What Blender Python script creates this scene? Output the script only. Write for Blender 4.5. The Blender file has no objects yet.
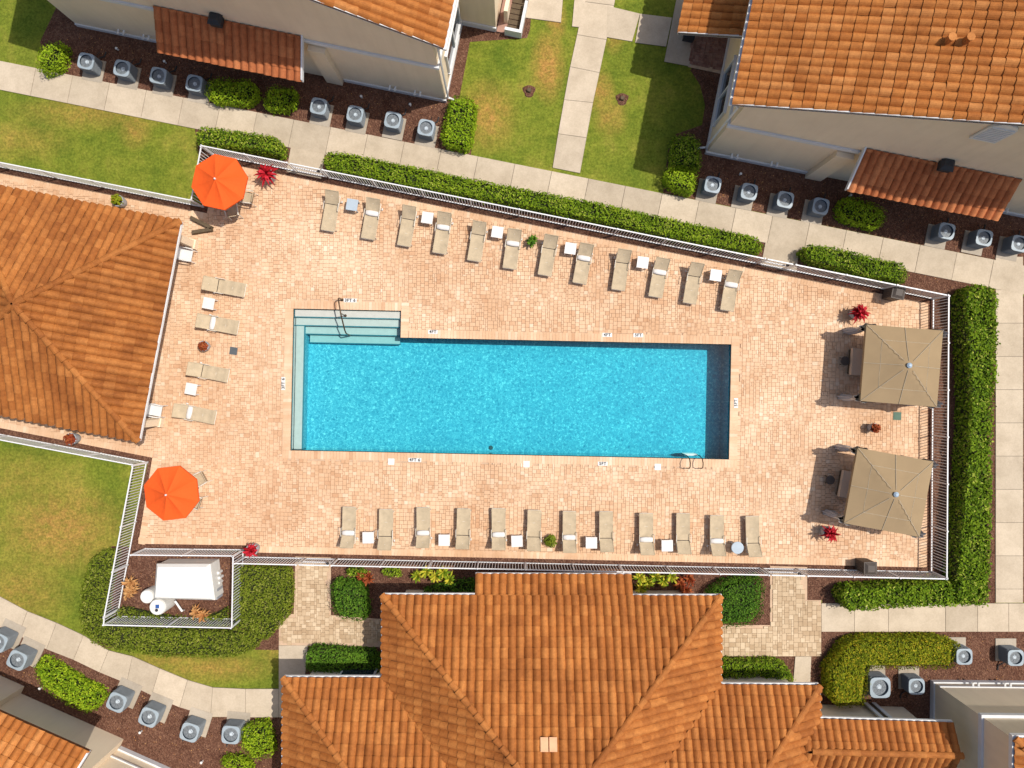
import bpy, math, random
import numpy as np
from mathutils import Vector, Matrix
from mathutils.geometry import tessellate_polygon
random.seed(7); rng = np.random.default_rng(7)
R = math.radians
# ------------------------------------------------------------------ camera, world, sun, exposure
scene = bpy.context.scene
C = scene.collection
CAM_H, FPX = 33.0, 692.0
cam = bpy.data.cameras.new('camera'); camo = bpy.data.objects.new('camera', cam); C.objects.link(camo)
camo.location = (0, 0, CAM_H); camo.rotation_euler = (0, 0, 0)
cam.sensor_width = 36.0; cam.lens = 36.0 * FPX / 1024.0; cam.clip_end = 2000.0; cam.clip_start = 0.5
scene.camera = camo
SUNV = Vector((0.49, 0.13, 1.0)).normalized()
world = bpy.data.worlds.new('World'); scene.world = world; world.use_nodes = True
wn = world.node_tree.nodes; wl = world.node_tree.links
sky = wn.new('ShaderNodeTexSky'); sky.sky_type = 'NISHITA'; sky.sun_disc = False; sky.dust_density = 3.0; sky.ozone_density = 0.6
sky.sun_elevation = math.asin(SUNV.z); sky.sun_rotation = math.atan2(SUNV.x, SUNV.y)
wn['Background'].inputs[1].default_value = 0.125
wl.new(sky.outputs[0], wn['Background'].inputs[0])
sun = bpy.data.lights.new('sun', 'SUN'); sun.energy = 4.0; sun.angle = R(0.53); sun.color = (1.0, 0.955, 0.88)
suno = bpy.data.objects.new('sun', sun); C.objects.link(suno); suno.location = SUNV * 60
suno.rotation_euler = SUNV.to_track_quat('Z', 'Y').to_euler()
vs = scene.view_settings
vs.view_transform = 'Standard'; vs.look = 'None'; vs.exposure = 0.12; vs.gamma = 1.0; vs.use_curve_mapping = False
cy = scene.cycles
cy.max_bounces = 10; cy.transparent_max_bounces = 12; cy.diffuse_bounces = 4; cy.glossy_bounces = 3
cy.caustics_reflective = False; cy.caustics_refractive = False
# ------------------------------------------------------------------ helpers
def W(px, py, h=0.0):
    """plan position of a point of height h that the photograph shows at px,py"""
    k = (CAM_H - h) / FPX
    return ((px - 512.0) * k, (384.0 - py) * k)
def V3(p, z): return (p[0], p[1], z)

class MB:
    def __init__(s): s.v = []; s.f = []; s.m = []; s.rv = []
    def face(s, idx, m=0, rv=0.0): s.f.append(tuple(idx)); s.m.append(m); s.rv.append(rv)
    def poly(s, pts, m=0, rv=0.0):
        n = len(s.v); s.v += [tuple(p) for p in pts]; s.face(range(n, n + len(pts)), m, rv)
    def prism(s, xy, z0, z1, m=0, rv=0.0, cap=True, bottom=False):
        a = sum(xy[i][0] * xy[(i + 1) % len(xy)][1] - xy[(i + 1) % len(xy)][0] * xy[i][1] for i in range(len(xy)))
        if a < 0: xy = xy[::-1]
        n = len(s.v); k = len(xy)
        s.v += [(x, y, z0) for x, y in xy] + [(x, y, z1) for x, y in xy]
        for i in range(k):
            j = (i + 1) % k; s.face((n + i, n + j, n + k + j, n + k + i), m, rv)
        if cap:
            if k > 4:
                for t in tessellate_polygon([[Vector((x, y, 0)) for x, y in xy]]):
                    t = orient(t, xy); s.face([n + k + i for i in t], m, rv)
            else: s.face([n + k + i for i in range(k)], m, rv)
        if bottom: s.face([n + i for i in range(k)][::-1], m, rv)
        return s
    def box(s, c, size, rot=0.0, m=0, rv=0.0, bottom=True):
        cx, cy_, cz = c; hx, hy, hz = size[0] / 2, size[1] / 2, size[2] / 2
        co, si = math.cos(rot), math.sin(rot)
        xy = [(cx + x * co - y * si, cy_ + x * si + y * co) for x, y in ((-hx, -hy), (hx, -hy), (hx, hy), (-hx, hy))]
        return s.prism(xy, cz - hz, cz + hz, m, rv, True, bottom)
    def tube(s, pts, r, n=6, m=0, rv=0.0, cap=True):
        pts = [Vector(p) for p in pts]; rs = r if isinstance(r, (list, tuple)) else [r] * len(pts)
        base = len(s.v); prev = None
        for i, p in enumerate(pts):
            t = (pts[min(i + 1, len(pts) - 1)] - pts[max(i - 1, 0)]).normalized()
            a = Vector((0, 0, 1)) if abs(t.z) < 0.95 else Vector((1, 0, 0))
            if prev is not None: a = prev
            u = (a - t * a.dot(t)).normalized(); w = t.cross(u); prev = u
            for k in range(n):
                q = p + (u * math.cos(2 * math.pi * k / n) + w * math.sin(2 * math.pi * k / n)) * rs[i]
                s.v.append(tuple(q))
        for i in range(len(pts) - 1):
            for k in range(n):
                a0 = base + i * n + k; a1 = base + i * n + (k + 1) % n
                s.face((a0, a1, a1 + n, a0 + n), m, rv)
        if cap:
            s.face([base + k for k in range(n)][::-1], m, rv)
            s.face([base + (len(pts) - 1) * n + k for k in range(n)], m, rv)
        return s
    def lathe(s, prof, n=14, c=(0, 0), m=0, rv=0.0, top=True, wob=None):
        base = len(s.v)
        for r, z in prof:
            for k in range(n):
                a = 2 * math.pi * k / n; rr = r * (wob(a, z) if wob else 1)
                s.v.append((c[0] + rr * math.cos(a), c[1] + rr * math.sin(a), z))
        for i in range(len(prof) - 1):
            for k in range(n):
                a0 = base + i * n + k; a1 = base + i * n + (k + 1) % n
                s.face((a0, a1, a1 + n, a0 + n), m, rv)
        if top: s.face([base + (len(prof) - 1) * n + k for k in range(n)], m, rv)
        return s

def orient(t, xy):
    a, b, c = (xy[i] for i in t)
    return t if (b[0] - a[0]) * (c[1] - a[1]) - (b[1] - a[1]) * (c[0] - a[0]) > 0 else t[::-1]
def sheet(mb, xy, z, holes=()):
    loops = [xy] + list(holes); allp = [p for l in loops for p in l]
    n = len(mb.v); mb.v += [(x, y, z) for x, y in allp]
    for t in tessellate_polygon([[Vector((x, y, 0)) for x, y in l] for l in loops]):
        mb.face([n + i for i in orient(t, allp)])
    return mb
def build(name, mb, mats, parent=None, off=(0, 0, 0), smooth=False, link=True):
    me = bpy.data.meshes.new(name)
    v = np.array(mb.v, dtype=float).reshape(-1, 3) - np.array(off)
    me.from_pydata(v.tolist(), [], mb.f)
    mats = mats if isinstance(mats, (list, tuple)) else [mats]
    for m in mats: me.materials.append(M[m])
    if len(mats) > 1: me.polygons.foreach_set('material_index', mb.m)
    if any(mb.rv):
        at = me.attributes.new('rv', 'FLOAT', 'FACE'); at.data.foreach_set('value', mb.rv)
    if smooth: me.polygons.foreach_set('use_smooth', [True] * len(me.polygons))
    o = bpy.data.objects.new(name, me)
    if link: C.objects.link(o)
    if parent is not None: o.parent = parent
    return o
def tag(o, label=None, cat=None, group=None, kind=None):
    if label: o['label'] = label
    if cat: o['category'] = cat
    if group: o['group'] = group
    if kind: o['kind'] = kind
    return o
def thing(name, label, cat, loc=(0, 0, 0), rot=0.0, group=None):
    o = bpy.data.objects.new(name, None); C.objects.link(o); o.empty_display_size = 0.2
    o.location = loc; o.rotation_euler = (0, 0, rot)
    return tag(o, label, cat, group)
def solo(name, mb, mats, label, cat, group=None, smooth=False, kind=None):
    v = np.array(mb.v); off = (float(v[:, 0].mean()), float(v[:, 1].mean()), float(v[:, 2].min()))
    o = build(name, mb, mats, None, off, smooth); o.location = off
    return tag(o, label, cat, group, kind)
def struct(name, mb, mats, parent=None):
    o = build(name, mb, mats, parent)
    if parent is None: o['kind'] = 'structure'
    return o
def dup(root, loc, rot, label, group=None):
    r = root.copy(); C.objects.link(r); r.location = loc; r.rotation_euler = (0, 0, rot); r['label'] = label
    if group: r['group'] = group
    for ch in list(root.children):
        c = ch.copy(); C.objects.link(c); c.parent = r
        for g in list(ch.children):
            d = g.copy(); C.objects.link(d); d.parent = c
    return r
ORD = ['first', 'second', 'third', 'fourth', 'fifth', 'sixth', 'seventh', 'eighth', 'ninth', 'tenth', 'eleventh', 'twelfth']
# ------------------------------------------------------------------ materials
M = {}
class NT:
    def __init__(s, name):
        s.m = bpy.data.materials.new(name); s.m.use_nodes = True; M[name] = s.m
        s.n = s.m.node_tree.nodes; s.l = s.m.node_tree.links; s.b = s.n['Principled BSDF']
        s.b.inputs['Specular IOR Level'].default_value = 0.3
        g = s.n.new('ShaderNodeNewGeometry'); s.pos = g.outputs['Position']
    def noise(s, scale, detail=4, rough=0.6, vec=None, dist=0.0):
        t = s.n.new('ShaderNodeTexNoise'); t.inputs['Scale'].default_value = scale
        t.inputs['Detail'].default_value = detail; t.inputs['Roughness'].default_value = rough
        t.inputs['Distortion'].default_value = dist
        s.l.new(vec or s.pos, t.inputs['Vector']); return t.outputs['Fac']
    def vscale(s, x, y, z):
        t = s.n.new('ShaderNodeMapping'); t.inputs['Scale'].default_value = (x, y, z)
        s.l.new(s.pos, t.inputs['Vector']); return t.outputs[0]
    def ramp(s, fac, stops):
        t = s.n.new('ShaderNodeValToRGB'); e = t.color_ramp.elements
        while len(e) < len(stops): e.new(0.5)
        for el, (p, c) in zip(e, stops): el.position = p; el.color = (*c, 1) if len(c) == 3 else c
        s.l.new(fac, t.inputs[0]); return t.outputs[0]
    def mix(s, fac, a, b, mode='MIX'):
        t = s.n.new('ShaderNodeMix'); t.data_type = 'RGBA'; t.blend_type = mode
        for sock, val in ((t.inputs[0], fac), (t.inputs[6], a), (t.inputs[7], b)):
            if hasattr(val, 'links'): s.l.new(val, sock)
            elif isinstance(val, (int, float)): sock.default_value = val
            else: sock.default_value = (*val, 1)
        return t.outputs[2]
    def math(s, op, a, b=0.0, clamp=False):
        t = s.n.new('ShaderNodeMath'); t.operation = op; t.use_clamp = clamp
        for sock, val in ((t.inputs[0], a), (t.inputs[1], b)):
            if hasattr(val, 'links'): s.l.new(val, sock)
            else: sock.default_value = val
        return t.outputs[0]
    def rv(s):
        a = s.n.new('ShaderNodeAttribute'); a.attribute_name = 'rv'
        o = s.n.new('ShaderNodeObjectInfo')
        return s.math('FRACT', s.math('ADD', a.outputs['Fac'], o.outputs['Random']))
    def bump(s, h, strength=0.3, dist=0.02):
        t = s.n.new('ShaderNodeBump'); t.inputs['Strength'].default_value = strength; t.inputs['Distance'].default_value = dist
        s.l.new(h, t.inputs['Height']); s.l.new(t.outputs[0], s.b.inputs['Normal'])
    def done(s, col, rough=0.8, metal=0.0, spec=0.3):
        if hasattr(col, 'links'): s.l.new(col, s.b.inputs['Base Color'])
        else: s.b.inputs['Base Color'].default_value = (*col, 1)
        s.b.inputs['Roughness'].default_value = rough; s.b.inputs['Metallic'].default_value = metal
        s.b.inputs['Specular IOR Level'].default_value = spec
        return s.m
def simple(name, col, rough=0.7, var=0.12, scale=3.0, bump=0.0, bscale=40, metal=0.0, spec=0.3):
    t = NT(name)
    n = t.noise(scale, 5, 0.65)
    lo = tuple(c * (1 - var) for c in col); hi = tuple(min(1, c * (1 + var)) for c in col)
    c = t.ramp(n, [(0.3, lo), (0.7, hi)])
    if bump: t.bump(t.noise(bscale, 3), bump)
    return t.done(c, rough, metal, spec)

# lawn: green with patches burnt by drought
t = NT('lawn')
n1 = t.noise(0.55, 5, 0.65); n2 = t.noise(9, 4, 0.7); n3 = t.noise(55, 3, 0.7)
green = t.ramp(n1, [(0.3, (0.12, 0.175, 0.019)), (0.52, (0.20, 0.235, 0.028)), (0.72, (0.31, 0.29, 0.05))])
dry = t.ramp(n2, [(0.3, (0.40, 0.225, 0.06)), (0.7, (0.52, 0.28, 0.085))])
fac = None
for px, py, sx, sy, amt in ((548, 66, 16, 34, 1.0), (556, 20, 10, 22, .8), (487, 115, 28, 34, .75), (600, 92, 14, 22, .75), (610, 118, 16, 18, .6), (614, 40, 10, 14, .5),
                            (60, 528, 62, 44, .8), (20, 590, 50, 40, .5), (95, 112, 80, 18, .5), (135, 128, 16, 20, .6), (20, 140, 50, 20, .35),
                            (215, 668, 60, 14, .6), (170, 660, 40, 12, .5), (20, 480, 60, 30, .35), (275, 640, 20, 30, .5)):
    x, y = W(px, py)
    mp = t.n.new('ShaderNodeMapping'); mp.vector_type = 'TEXTURE'
    mp.inputs['Location'].default_value = (x, y, 0); mp.inputs['Scale'].default_value = (sx / 20.97, sy / 20.97, 1)
    t.l.new(t.pos, mp.inputs['Vector'])
    ln = t.n.new('ShaderNodeVectorMath'); ln.operation = 'LENGTH'; t.l.new(mp.outputs[0], ln.inputs[0])
    f = t.math('MULTIPLY', t.math('SUBTRACT', 1.25, ln.outputs['Value'], True), amt)
    fac = f if fac is None else t.math('MAXIMUM', fac, f)
patch = t.math('MULTIPLY', fac, t.math('MULTIPLY', t.math('SUBTRACT', t.noise(2.4, 7, 0.75), 0.22, True), 3.0), True)
patch = t.math('ADD', patch, t.math('MULTIPLY', t.math('SUBTRACT', n1, 0.62, True), 1.5), True)
col = t.mix(patch, green, dry)
col = t.mix(0.8, col, t.ramp(t.noise(3.2, 4, 0.7), [(0.3, (0.68, 0.72, 0.66)), (0.68, (1.25, 1.2, 1.2))]), 'MULTIPLY')
col = t.mix(0.75, col, t.ramp(n2, [(0.25, (0.32, 0.36, 0.32)), (0.75, (1.55, 1.5, 1.45))]), 'MULTIPLY')
col = t.mix(0.6, col, t.ramp(n3, [(0.3, (0.4, 0.43, 0.4)), (0.7, (1.55, 1.55, 1.55))]), 'MULTIPLY')
t.bump(t.noise(70, 2, 0.8), 0.8, 0.05); t.done(col, 0.9, 0, 0.1)
# mulch
t = NT('mulch')
vo = t.n.new('ShaderNodeTexVoronoi'); vo.inputs['Scale'].default_value = 17; t.l.new(t.pos, vo.inputs['Vector'])
c = t.mix(0.55, t.ramp(vo.outputs['Color'], [(0.1, (0.022, 0.009, 0.006)), (0.55, (0.11, 0.048, 0.030)), (0.95, (0.28, 0.16, 0.10))]),
          t.ramp(t.noise(1.3, 5), [(0.3, (0.10, 0.044, 0.028)), (0.7, (0.19, 0.095, 0.062))]))
t.bump(vo.outputs['Distance'], 0.9, 0.05); t.done(c, 0.95, 0, 0.1)
# concrete
def concrete(name, col):
    t = NT(name)
    c = t.ramp(t.rv(), [(0, tuple(x * .86 for x in col)), (1, tuple(min(1, x * 1.08) for x in col))])
    c = t.mix(0.8, c, t.ramp(t.noise(0.9, 6, 0.7), [(0.25, (0.72, 0.70, 0.67)), (0.6, (1, 1, 1))]), 'MULTIPLY')
    c = t.mix(0.6, c, t.ramp(t.noise(14, 5, 0.8), [(0.3, (0.8, 0.79, 0.78)), (0.6, (1.05, 1.05, 1.05))]), 'MULTIPLY')
    t.bump(t.noise(60, 3), 0.2, 0.01); t.done(c, 0.9, 0, 0.2)
concrete('concrete', (0.52, 0.43, 0.32)); concrete('pad_concrete', (0.42, 0.36, 0.285))
simple('joint', (0.10, 0.085, 0.07), 0.95)
simple('sand', (0.50, 0.35, 0.235), 0.95, 0.15)
# pavers: every block keeps its own tone
def paver(name, stops, stain):
    t = NT(name); r = t.rv()
    c = t.ramp(r, stops)
    c = t.mix(0.85, c, t.ramp(t.noise(0.28, 5, 0.7), [(0.3, stain), (0.62, (1.04, 1.04, 1.04))]), 'MULTIPLY')
    c = t.mix(0.7, c, t.ramp(t.noise(1.5, 6, 0.75), [(0.3, (0.84, 0.79, 0.75)), (0.62, (1.01, 1.01, 1.01))]), 'MULTIPLY')
    c = t.mix(0.55, c, t.ramp(t.noise(0.11, 3, 0.6), [(0.35, (0.90, 0.80, 0.72)), (0.65, (1.06, 1.07, 1.10))]), 'MULTIPLY')
    t.bump(t.noise(45, 3), 0.25, 0.01); t.done(c, 0.85, 0, 0.2)
paver('deck_paver', [(0, (0.57, 0.365, 0.225)), (0.2, (0.645, 0.445, 0.285)), (0.6, (0.67, 0.475, 0.315)), (0.93, (0.69, 0.505, 0.345)), (1, (0.72, 0.58, 0.43))], (0.80, 0.69, 0.60))
paver('path_paver', [(0, (0.42, 0.305, 0.19)), (0.5, (0.51, 0.39, 0.255)), (1, (0.61, 0.49, 0.34))], (0.82, 0.80, 0.76))
paver('porch_paver', [(0, (0.22, 0.12, 0.09)), (0.5, (0.30, 0.17, 0.13)), (1, (0.38, 0.24, 0.19))], (0.8, 0.8, 0.8))
# roof tiles
def tile_mat(name, a, b, c, stain):
    t = NT(name); r = t.rv()
    col = t.ramp(r, [(0, a), (0.5, b), (1, c)])
    col = t.mix(0.9, col, t.ramp(t.noise(0.7, 6, 0.72), [(0.3, stain), (0.6, (1.05, 1.05, 1.05))]), 'MULTIPLY')
    col = t.mix(0.7, col, t.ramp(t.noise(5.5, 5, 0.75), [(0.28, (0.66, 0.60, 0.56)), (0.6, (1.08, 1.08, 1.08))]), 'MULTIPLY')
    col = t.mix(0.3, col, t.ramp(t.noise(19, 4, 0.8), [(0.33, (0.55, 0.48, 0.44)), (0.55, (1.06, 1.06, 1.06))]), 'MULTIPLY')
    t.bump(t.noise(30, 3), 0.15, 0.01); t.done(col, 0.8, 0, 0.25)
tile_mat('club_tile', (0.326, 0.108, 0.022), (0.377, 0.132, 0.029), (0.437, 0.166, 0.040), (0.66, 0.60, 0.56))
tile_mat('pavilion_tile', (0.293, 0.097, 0.020), (0.344, 0.121, 0.026), (0.400, 0.151, 0.037), (0.60, 0.53, 0.48))
tile_mat('house_tile', (0.353, 0.119, 0.024), (0.417, 0.153, 0.034), (0.482, 0.198, 0.056), (0.70, 0.64, 0.58))
tile_mat('pent_tile', (0.368, 0.115, 0.040), (0.437, 0.144, 0.052), (0.506, 0.184, 0.069), (0.78, 0.74, 0.72))
simple('new_tile', (0.66, 0.36, 0.20), 0.8)
simple('tile_under', (0.16, 0.06, 0.025), 0.9)
# others
t = NT('stucco')
c = t.ramp(t.noise(0.8, 5), [(0.3, (0.74, 0.605, 0.435)), (0.7, (0.80, 0.66, 0.475))])
c = t.mix(0.22, c, t.ramp(t.noise(1.0, 5, 0.7, t.vscale(2.6, 2.6, 0.22)), [(0.32, (0.80, 0.77, 0.73)), (0.55, (1.02, 1.02, 1.02))]), 'MULTIPLY')
t.bump(t.noise(90, 3), 0.3, 0.02); t.done(c, 0.9)
simple('shade_stucco', (0.70, 0.57, 0.42), 0.9, 0.07, 0.8, 0.25, 90)
simple('white_trim', (0.622, 0.622, 0.622), 0.55, 0.05, 2)
simple('white_metal', (0.672, 0.672, 0.672), 0.4, 0.04, 2)
simple('white_plastic', (0.672, 0.664, 0.638), 0.45, 0.04, 2)
simple('fibreglass', (0.672, 0.655, 0.605), 0.5, 0.06, 2)
simple('table_white', (0.655, 0.622, 0.588), 0.5, 0.05, 5)
simple('table_grey', (0.36, 0.42, 0.47), 0.5, 0.05, 5)
simple('sling', (0.440, 0.348, 0.229), 0.9, 0.14, 3, 0.2, 150)
simple('pillow_white', (0.638, 0.605, 0.571), 0.9, 0.05, 6)
simple('frame_beige', (0.62, 0.57, 0.48), 0.45)
simple('dark_gap', (0.025, 0.02, 0.018), 0.9)
simple('orange_canvas', (0.688, 0.090, 0.010), 0.85, 0.05, 1.5)
simple('beige_canvas', (0.275, 0.195, 0.108), 0.9, 0.06, 0.8)
simple('seam', (0.414, 0.351, 0.261), 0.8)
simple('curtain', (0.45, 0.43, 0.42), 0.9, 0.08, 4)
simple('finial', (0.30, 0.38, 0.46), 0.5)
simple('bronze', (0.09, 0.055, 0.03), 0.35, 0.1, 6, metal=0.6)
simple('steel', (0.30, 0.24, 0.19), 0.3, 0.05, 6, metal=0.8)
simple('bin_brown', (0.075, 0.06, 0.05), 0.6, 0.15, 5)
simple('wood_dark', (0.10, 0.07, 0.04), 0.8, 0.2, 8)
simple('cushion', (0.638, 0.473, 0.330), 0.9, 0.05, 3)
simple('pot_grey', (0.33, 0.34, 0.36), 0.7)
simple('soil', (0.06, 0.035, 0.025), 0.95)
simple('lantern', (0.03, 0.03, 0.032), 0.6)
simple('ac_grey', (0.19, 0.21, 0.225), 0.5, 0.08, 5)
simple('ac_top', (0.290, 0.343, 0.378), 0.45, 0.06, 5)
simple('ac_dark', (0.045, 0.06, 0.075), 0.6)
simple('ac_fan', (0.50, 0.56, 0.60), 0.4, 0.05, 6)
simple('window_glass', (0.03, 0.04, 0.05), 0.08, 0.1, 1, spec=0.6)
simple('lid_dark', (0.085, 0.095, 0.10), 0.7)
simple('lid_green', (0.08, 0.14, 0.10), 0.7)
simple('ink', (0.03, 0.03, 0.03), 0.6)
simple('marker_white', (0.655, 0.638, 0.605), 0.4, 0.03, 4)
simple('label_blue', (0.03, 0.09, 0.28), 0.5)
simple('pool_step', (0.53, 0.51, 0.47), 0.8, 0.06, 5)
simple('pool_line', (0.04, 0.20, 0.24), 0.6)
simple('coping_edge', (0.40, 0.37, 0.28), 0.7)
t = NT('caustic_plaster')
n = t.noise(8.5, 3, 0.75, dist=0.8)  # mottle paints the water's caustic light into the plaster colour
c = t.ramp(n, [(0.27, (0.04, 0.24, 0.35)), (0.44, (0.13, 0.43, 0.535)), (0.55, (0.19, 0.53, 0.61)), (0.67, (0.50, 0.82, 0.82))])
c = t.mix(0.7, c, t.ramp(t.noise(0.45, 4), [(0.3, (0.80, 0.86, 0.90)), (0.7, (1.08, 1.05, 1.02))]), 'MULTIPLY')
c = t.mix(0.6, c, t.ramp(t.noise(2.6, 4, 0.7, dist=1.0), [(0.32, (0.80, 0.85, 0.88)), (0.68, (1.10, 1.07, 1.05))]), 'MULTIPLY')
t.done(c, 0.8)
# water: a clear rippled surface over a body that takes the red out of the light
m = bpy.data.materials.new('water'); m.use_nodes = True; M['water'] = m
nn, ll = m.node_tree.nodes, m.node_tree.links
for x in list(nn): nn.remove(x)
out = nn.new('ShaderNodeOutputMaterial'); tr = nn.new('ShaderNodeBsdfTransparent'); gl = nn.new('ShaderNodeBsdfGlossy')
gl.inputs['Roughness'].default_value = 0.03
mx = nn.new('ShaderNodeMixShader'); fr = nn.new('ShaderNodeFresnel'); fr.inputs['IOR'].default_value = 1.33
geo = nn.new('ShaderNodeNewGeometry'); nz = nn.new('ShaderNodeTexNoise'); nz.inputs['Scale'].default_value = 4.5
nz.inputs['Detail'].default_value = 3; nz.inputs['Distortion'].default_value = 0.8
bp = nn.new('ShaderNodeBump'); bp.inputs['Strength'].default_value = 0.35; bp.inputs['Distance'].default_value = 0.02
ll.new(geo.outputs['Position'], nz.inputs['Vector']); ll.new(nz.outputs['Fac'], bp.inputs['Height'])
ll.new(bp.outputs[0], gl.inputs['Normal']); ll.new(bp.outputs[0], fr.inputs['Normal'])
ll.new(fr.outputs[0], mx.inputs[0]); ll.new(tr.outputs[0], mx.inputs[1]); ll.new(gl.outputs[0], mx.inputs[2])
ll.new(mx.outputs[0], out.inputs['Surface'])
va = nn.new('ShaderNodeVolumeAbsorption'); va.inputs['Color'].default_value = (0.0, 0.87, 0.95, 1); va.inputs['Density'].default_value = 0.66
ll.new(va.outputs[0], out.inputs['Volume'])
# foliage
def leafmat(name, a, b, c, d=None):
    t = NT(name); r = t.rv()
    st = [(0, a), (0.45, b), (0.85, c), (1, d or c)]
    col = t.ramp(r, st)
    col = t.mix(0.7, col, t.ramp(t.noise(1.8, 4), [(0.3, (0.70, 0.74, 0.7)), (0.7, (1.2, 1.15, 1.1))]), 'MULTIPLY')
    t.done(col, 0.7, 0, 0.15)
    tl = t.n.new('ShaderNodeBsdfTranslucent'); ms = t.n.new('ShaderNodeMixShader'); ms.inputs[0].default_value = 0.22
    t.l.new(col, tl.inputs[0]); t.l.new(t.b.outputs[0], ms.inputs[1]); t.l.new(tl.outputs[0], ms.inputs[2])
    t.l.new(ms.outputs[0], t.n['Material Output'].inputs['Surface'])
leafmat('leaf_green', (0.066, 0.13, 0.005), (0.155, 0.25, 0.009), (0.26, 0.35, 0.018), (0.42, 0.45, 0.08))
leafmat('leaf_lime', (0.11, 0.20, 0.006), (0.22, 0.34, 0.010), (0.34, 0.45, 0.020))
leafmat('leaf_moss', (0.085, 0.125, 0.008), (0.135, 0.18, 0.012), (0.19, 0.23, 0.018), (0.32, 0.32, 0.07))
leafmat('leaf_gold', (0.13, 0.17, 0.006), (0.21, 0.25, 0.009), (0.31, 0.31, 0.012), (0.46, 0.33, 0.022))
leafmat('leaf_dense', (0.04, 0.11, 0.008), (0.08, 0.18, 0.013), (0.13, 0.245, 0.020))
leafmat('leaf_red', (0.30, 0.006, 0.012), (0.45, 0.012, 0.022), (0.58, 0.03, 0.05))
leafmat('leaf_rust', (0.20, 0.03, 0.010), (0.28, 0.055, 0.02), (0.35, 0.10, 0.03))
leafmat('leaf_croton', (0.10, 0.20, 0.008), (0.32, 0.36, 0.02), (0.60, 0.52, 0.05))
leafmat('leaf_straw', (0.40, 0.17, 0.06), (0.52, 0.25, 0.09), (0.60, 0.34, 0.14))
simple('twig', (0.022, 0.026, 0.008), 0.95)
# ------------------------------------------------------------------ the setting: ground, beds, walks, deck
U0 = Vector((437, 9)).normalized()                       # along the pool, photo pixels on the ground
def PL(u, v):                                            # pool frame: u right, v up from its near left corner, in photo-pixel units
    return W(291 + u * U0.x + v * U0.y, 450 + u * U0.y - v * U0.x)
POOL = [PL(0, 0), PL(437.3, 0), PL(437.3, 114.3), PL(107, 114.3), PL(107, 141), PL(0, 141)]
HOLE = [PL(-6, -6), PL(443.3, -6), PL(443.3, 120), PL(113, 120), PL(113, 147), PL(-6, 147)]
B = 260.0
mb = MB(); sheet(mb, [(-B, -B), (B, -B), (B, B), (-B, B)], 0.0, [HOLE]); struct('lawn', mb, 'lawn')

def bed(name, pts, z=0.008, mat='mulch', holes=()):
    mb = MB(); sheet(mb, [W(*p) for p in pts], z, holes); return struct(name, mb, mat)
bed('mulch_bed', [(50, 71), (40, 42), (58, 4), (60, -30), (535, -30), (530, 30), (527, 38), (470, 42), (459, 100), (474, 104), (471, 155), (447, 150.5)])
bed('mulch_bed', [(690, 70), (700, 85), (705, 105), (702, 125), (676, 134), (668, 150), (663, 193), (703, 201), (1120, 285), (1120, -30), (745, -30), (700, 60)])
bed('mulch_bed', [(195, 129), (908, 271), (995, 288), (995, 604), (822, 604), (822, 562), (930, 562), (930, 303), (200, 162)], 0.006)
bed('mulch_bed', [(1022, 296), (1120, 310), (1120, 602), (1022, 602)])
bed('mulch_bed', [(821, 629), (1120, 629), (1120, 830), (810, 830), (810, 629)])
bed('mulch_bed', [(331, 556), (490, 560), (490, 640), (390, 640), (381, 620), (364, 618), (331, 615)])
bed('mulch_bed', [(307, 647), (400, 647), (400, 690), (300, 690)])
bed('mulch_bed', [(489, 559), (770, 566), (770, 625), (715, 625), (715, 640), (489, 640)])
bed('mulch_bed', [(715, 656), (796, 656), (791, 700), (715, 700)])
bed('mulch_bed', [(807, 566), (832, 567), (832, 600), (807, 600)], 0.010)
bed('mulch_bed', [(-60, 612), (0, 627.6), (19, 635), (47, 649), (74, 659), (100, 672), (127, 682), (152, 695), (180, 706), (211, 717), (290, 717), (290, 830), (-60, 830)])
bed('mulch_bed', [(112, 546), (246, 552), (296, 558), (294, 610), (285, 650), (100, 648), (88, 620), (90, 575)])
# mulch edge round the pool deck, under the fence
mulch_ring = [(-60, 156), (204, 207), (213, 154), (934, 299), (932, 573), (240, 557), (240, 549), (130, 548), (148, 462), (-60, 423)]
bed('mulch_border', mulch_ring, 0.012, 'mulch', [HOLE])

def slabs(root, left, right, th=0.045, gap=0.012, mat='concrete'):
    for i in range(len(left) - 1):
        a, b, c, d = (Vector(W(*p)) for p in (left[i], left[i + 1], right[i + 1], right[i]))
        m_ = (a + b + c + d) / 4
        xy = []
        for p in (a, b, c, d):
            q = p - m_; L_ = q.length; xy.append(tuple(m_ + q * (1 - gap / L_)))
        mb = MB(); n = 0
        mb.prism(xy, 0.0, th + random.uniform(-.003, .003))
        build('slab', mb, mat, root)
def walk(name, left, right):
    mb = MB(); sheet(mb, [W(*p) for p in left + right[::-1]], 0.016)
    r = struct(name, mb, 'joint'); slabs(r, left, right); return r
xs = [331 + 36.8 * i for i in range(-11, 22)]
walk('sidewalk', [(x, 61 + .2 * x) for x in xs], [(x - 5.7, 90 + .2 * (x - 5.7)) for x in xs])
lf = [(590.5, -35), (583.7, 2), (577, 35), (570, 67), (564, 100), (558, 134), (552.5, 168)]
rt = [(621, -35), (614, 6), (606.5, 40), (599.5, 73), (593, 103), (586.5, 138), (580, 173.5)]
walk('footpath', lf, rt)
walk('footpath', [(524, -40), (524, 18), (556, 23)][:2] , [(566, -40), (561, 23)])
walk('footpath', [(577, -30), (572, 27)], [(589, -30), (582, 28)])
walk('footpath', [(607, 6), (640, 14)], [(606, 37.5), (632, 42)][:2])
walk('footpath', [(640, 14), (672, 18)], [(635, 43), (666, 47)])
walk('footpath', [(682, -30), (664, 62), (664, 62.5)][:2], [(712, -30), (691, 67)])
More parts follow.
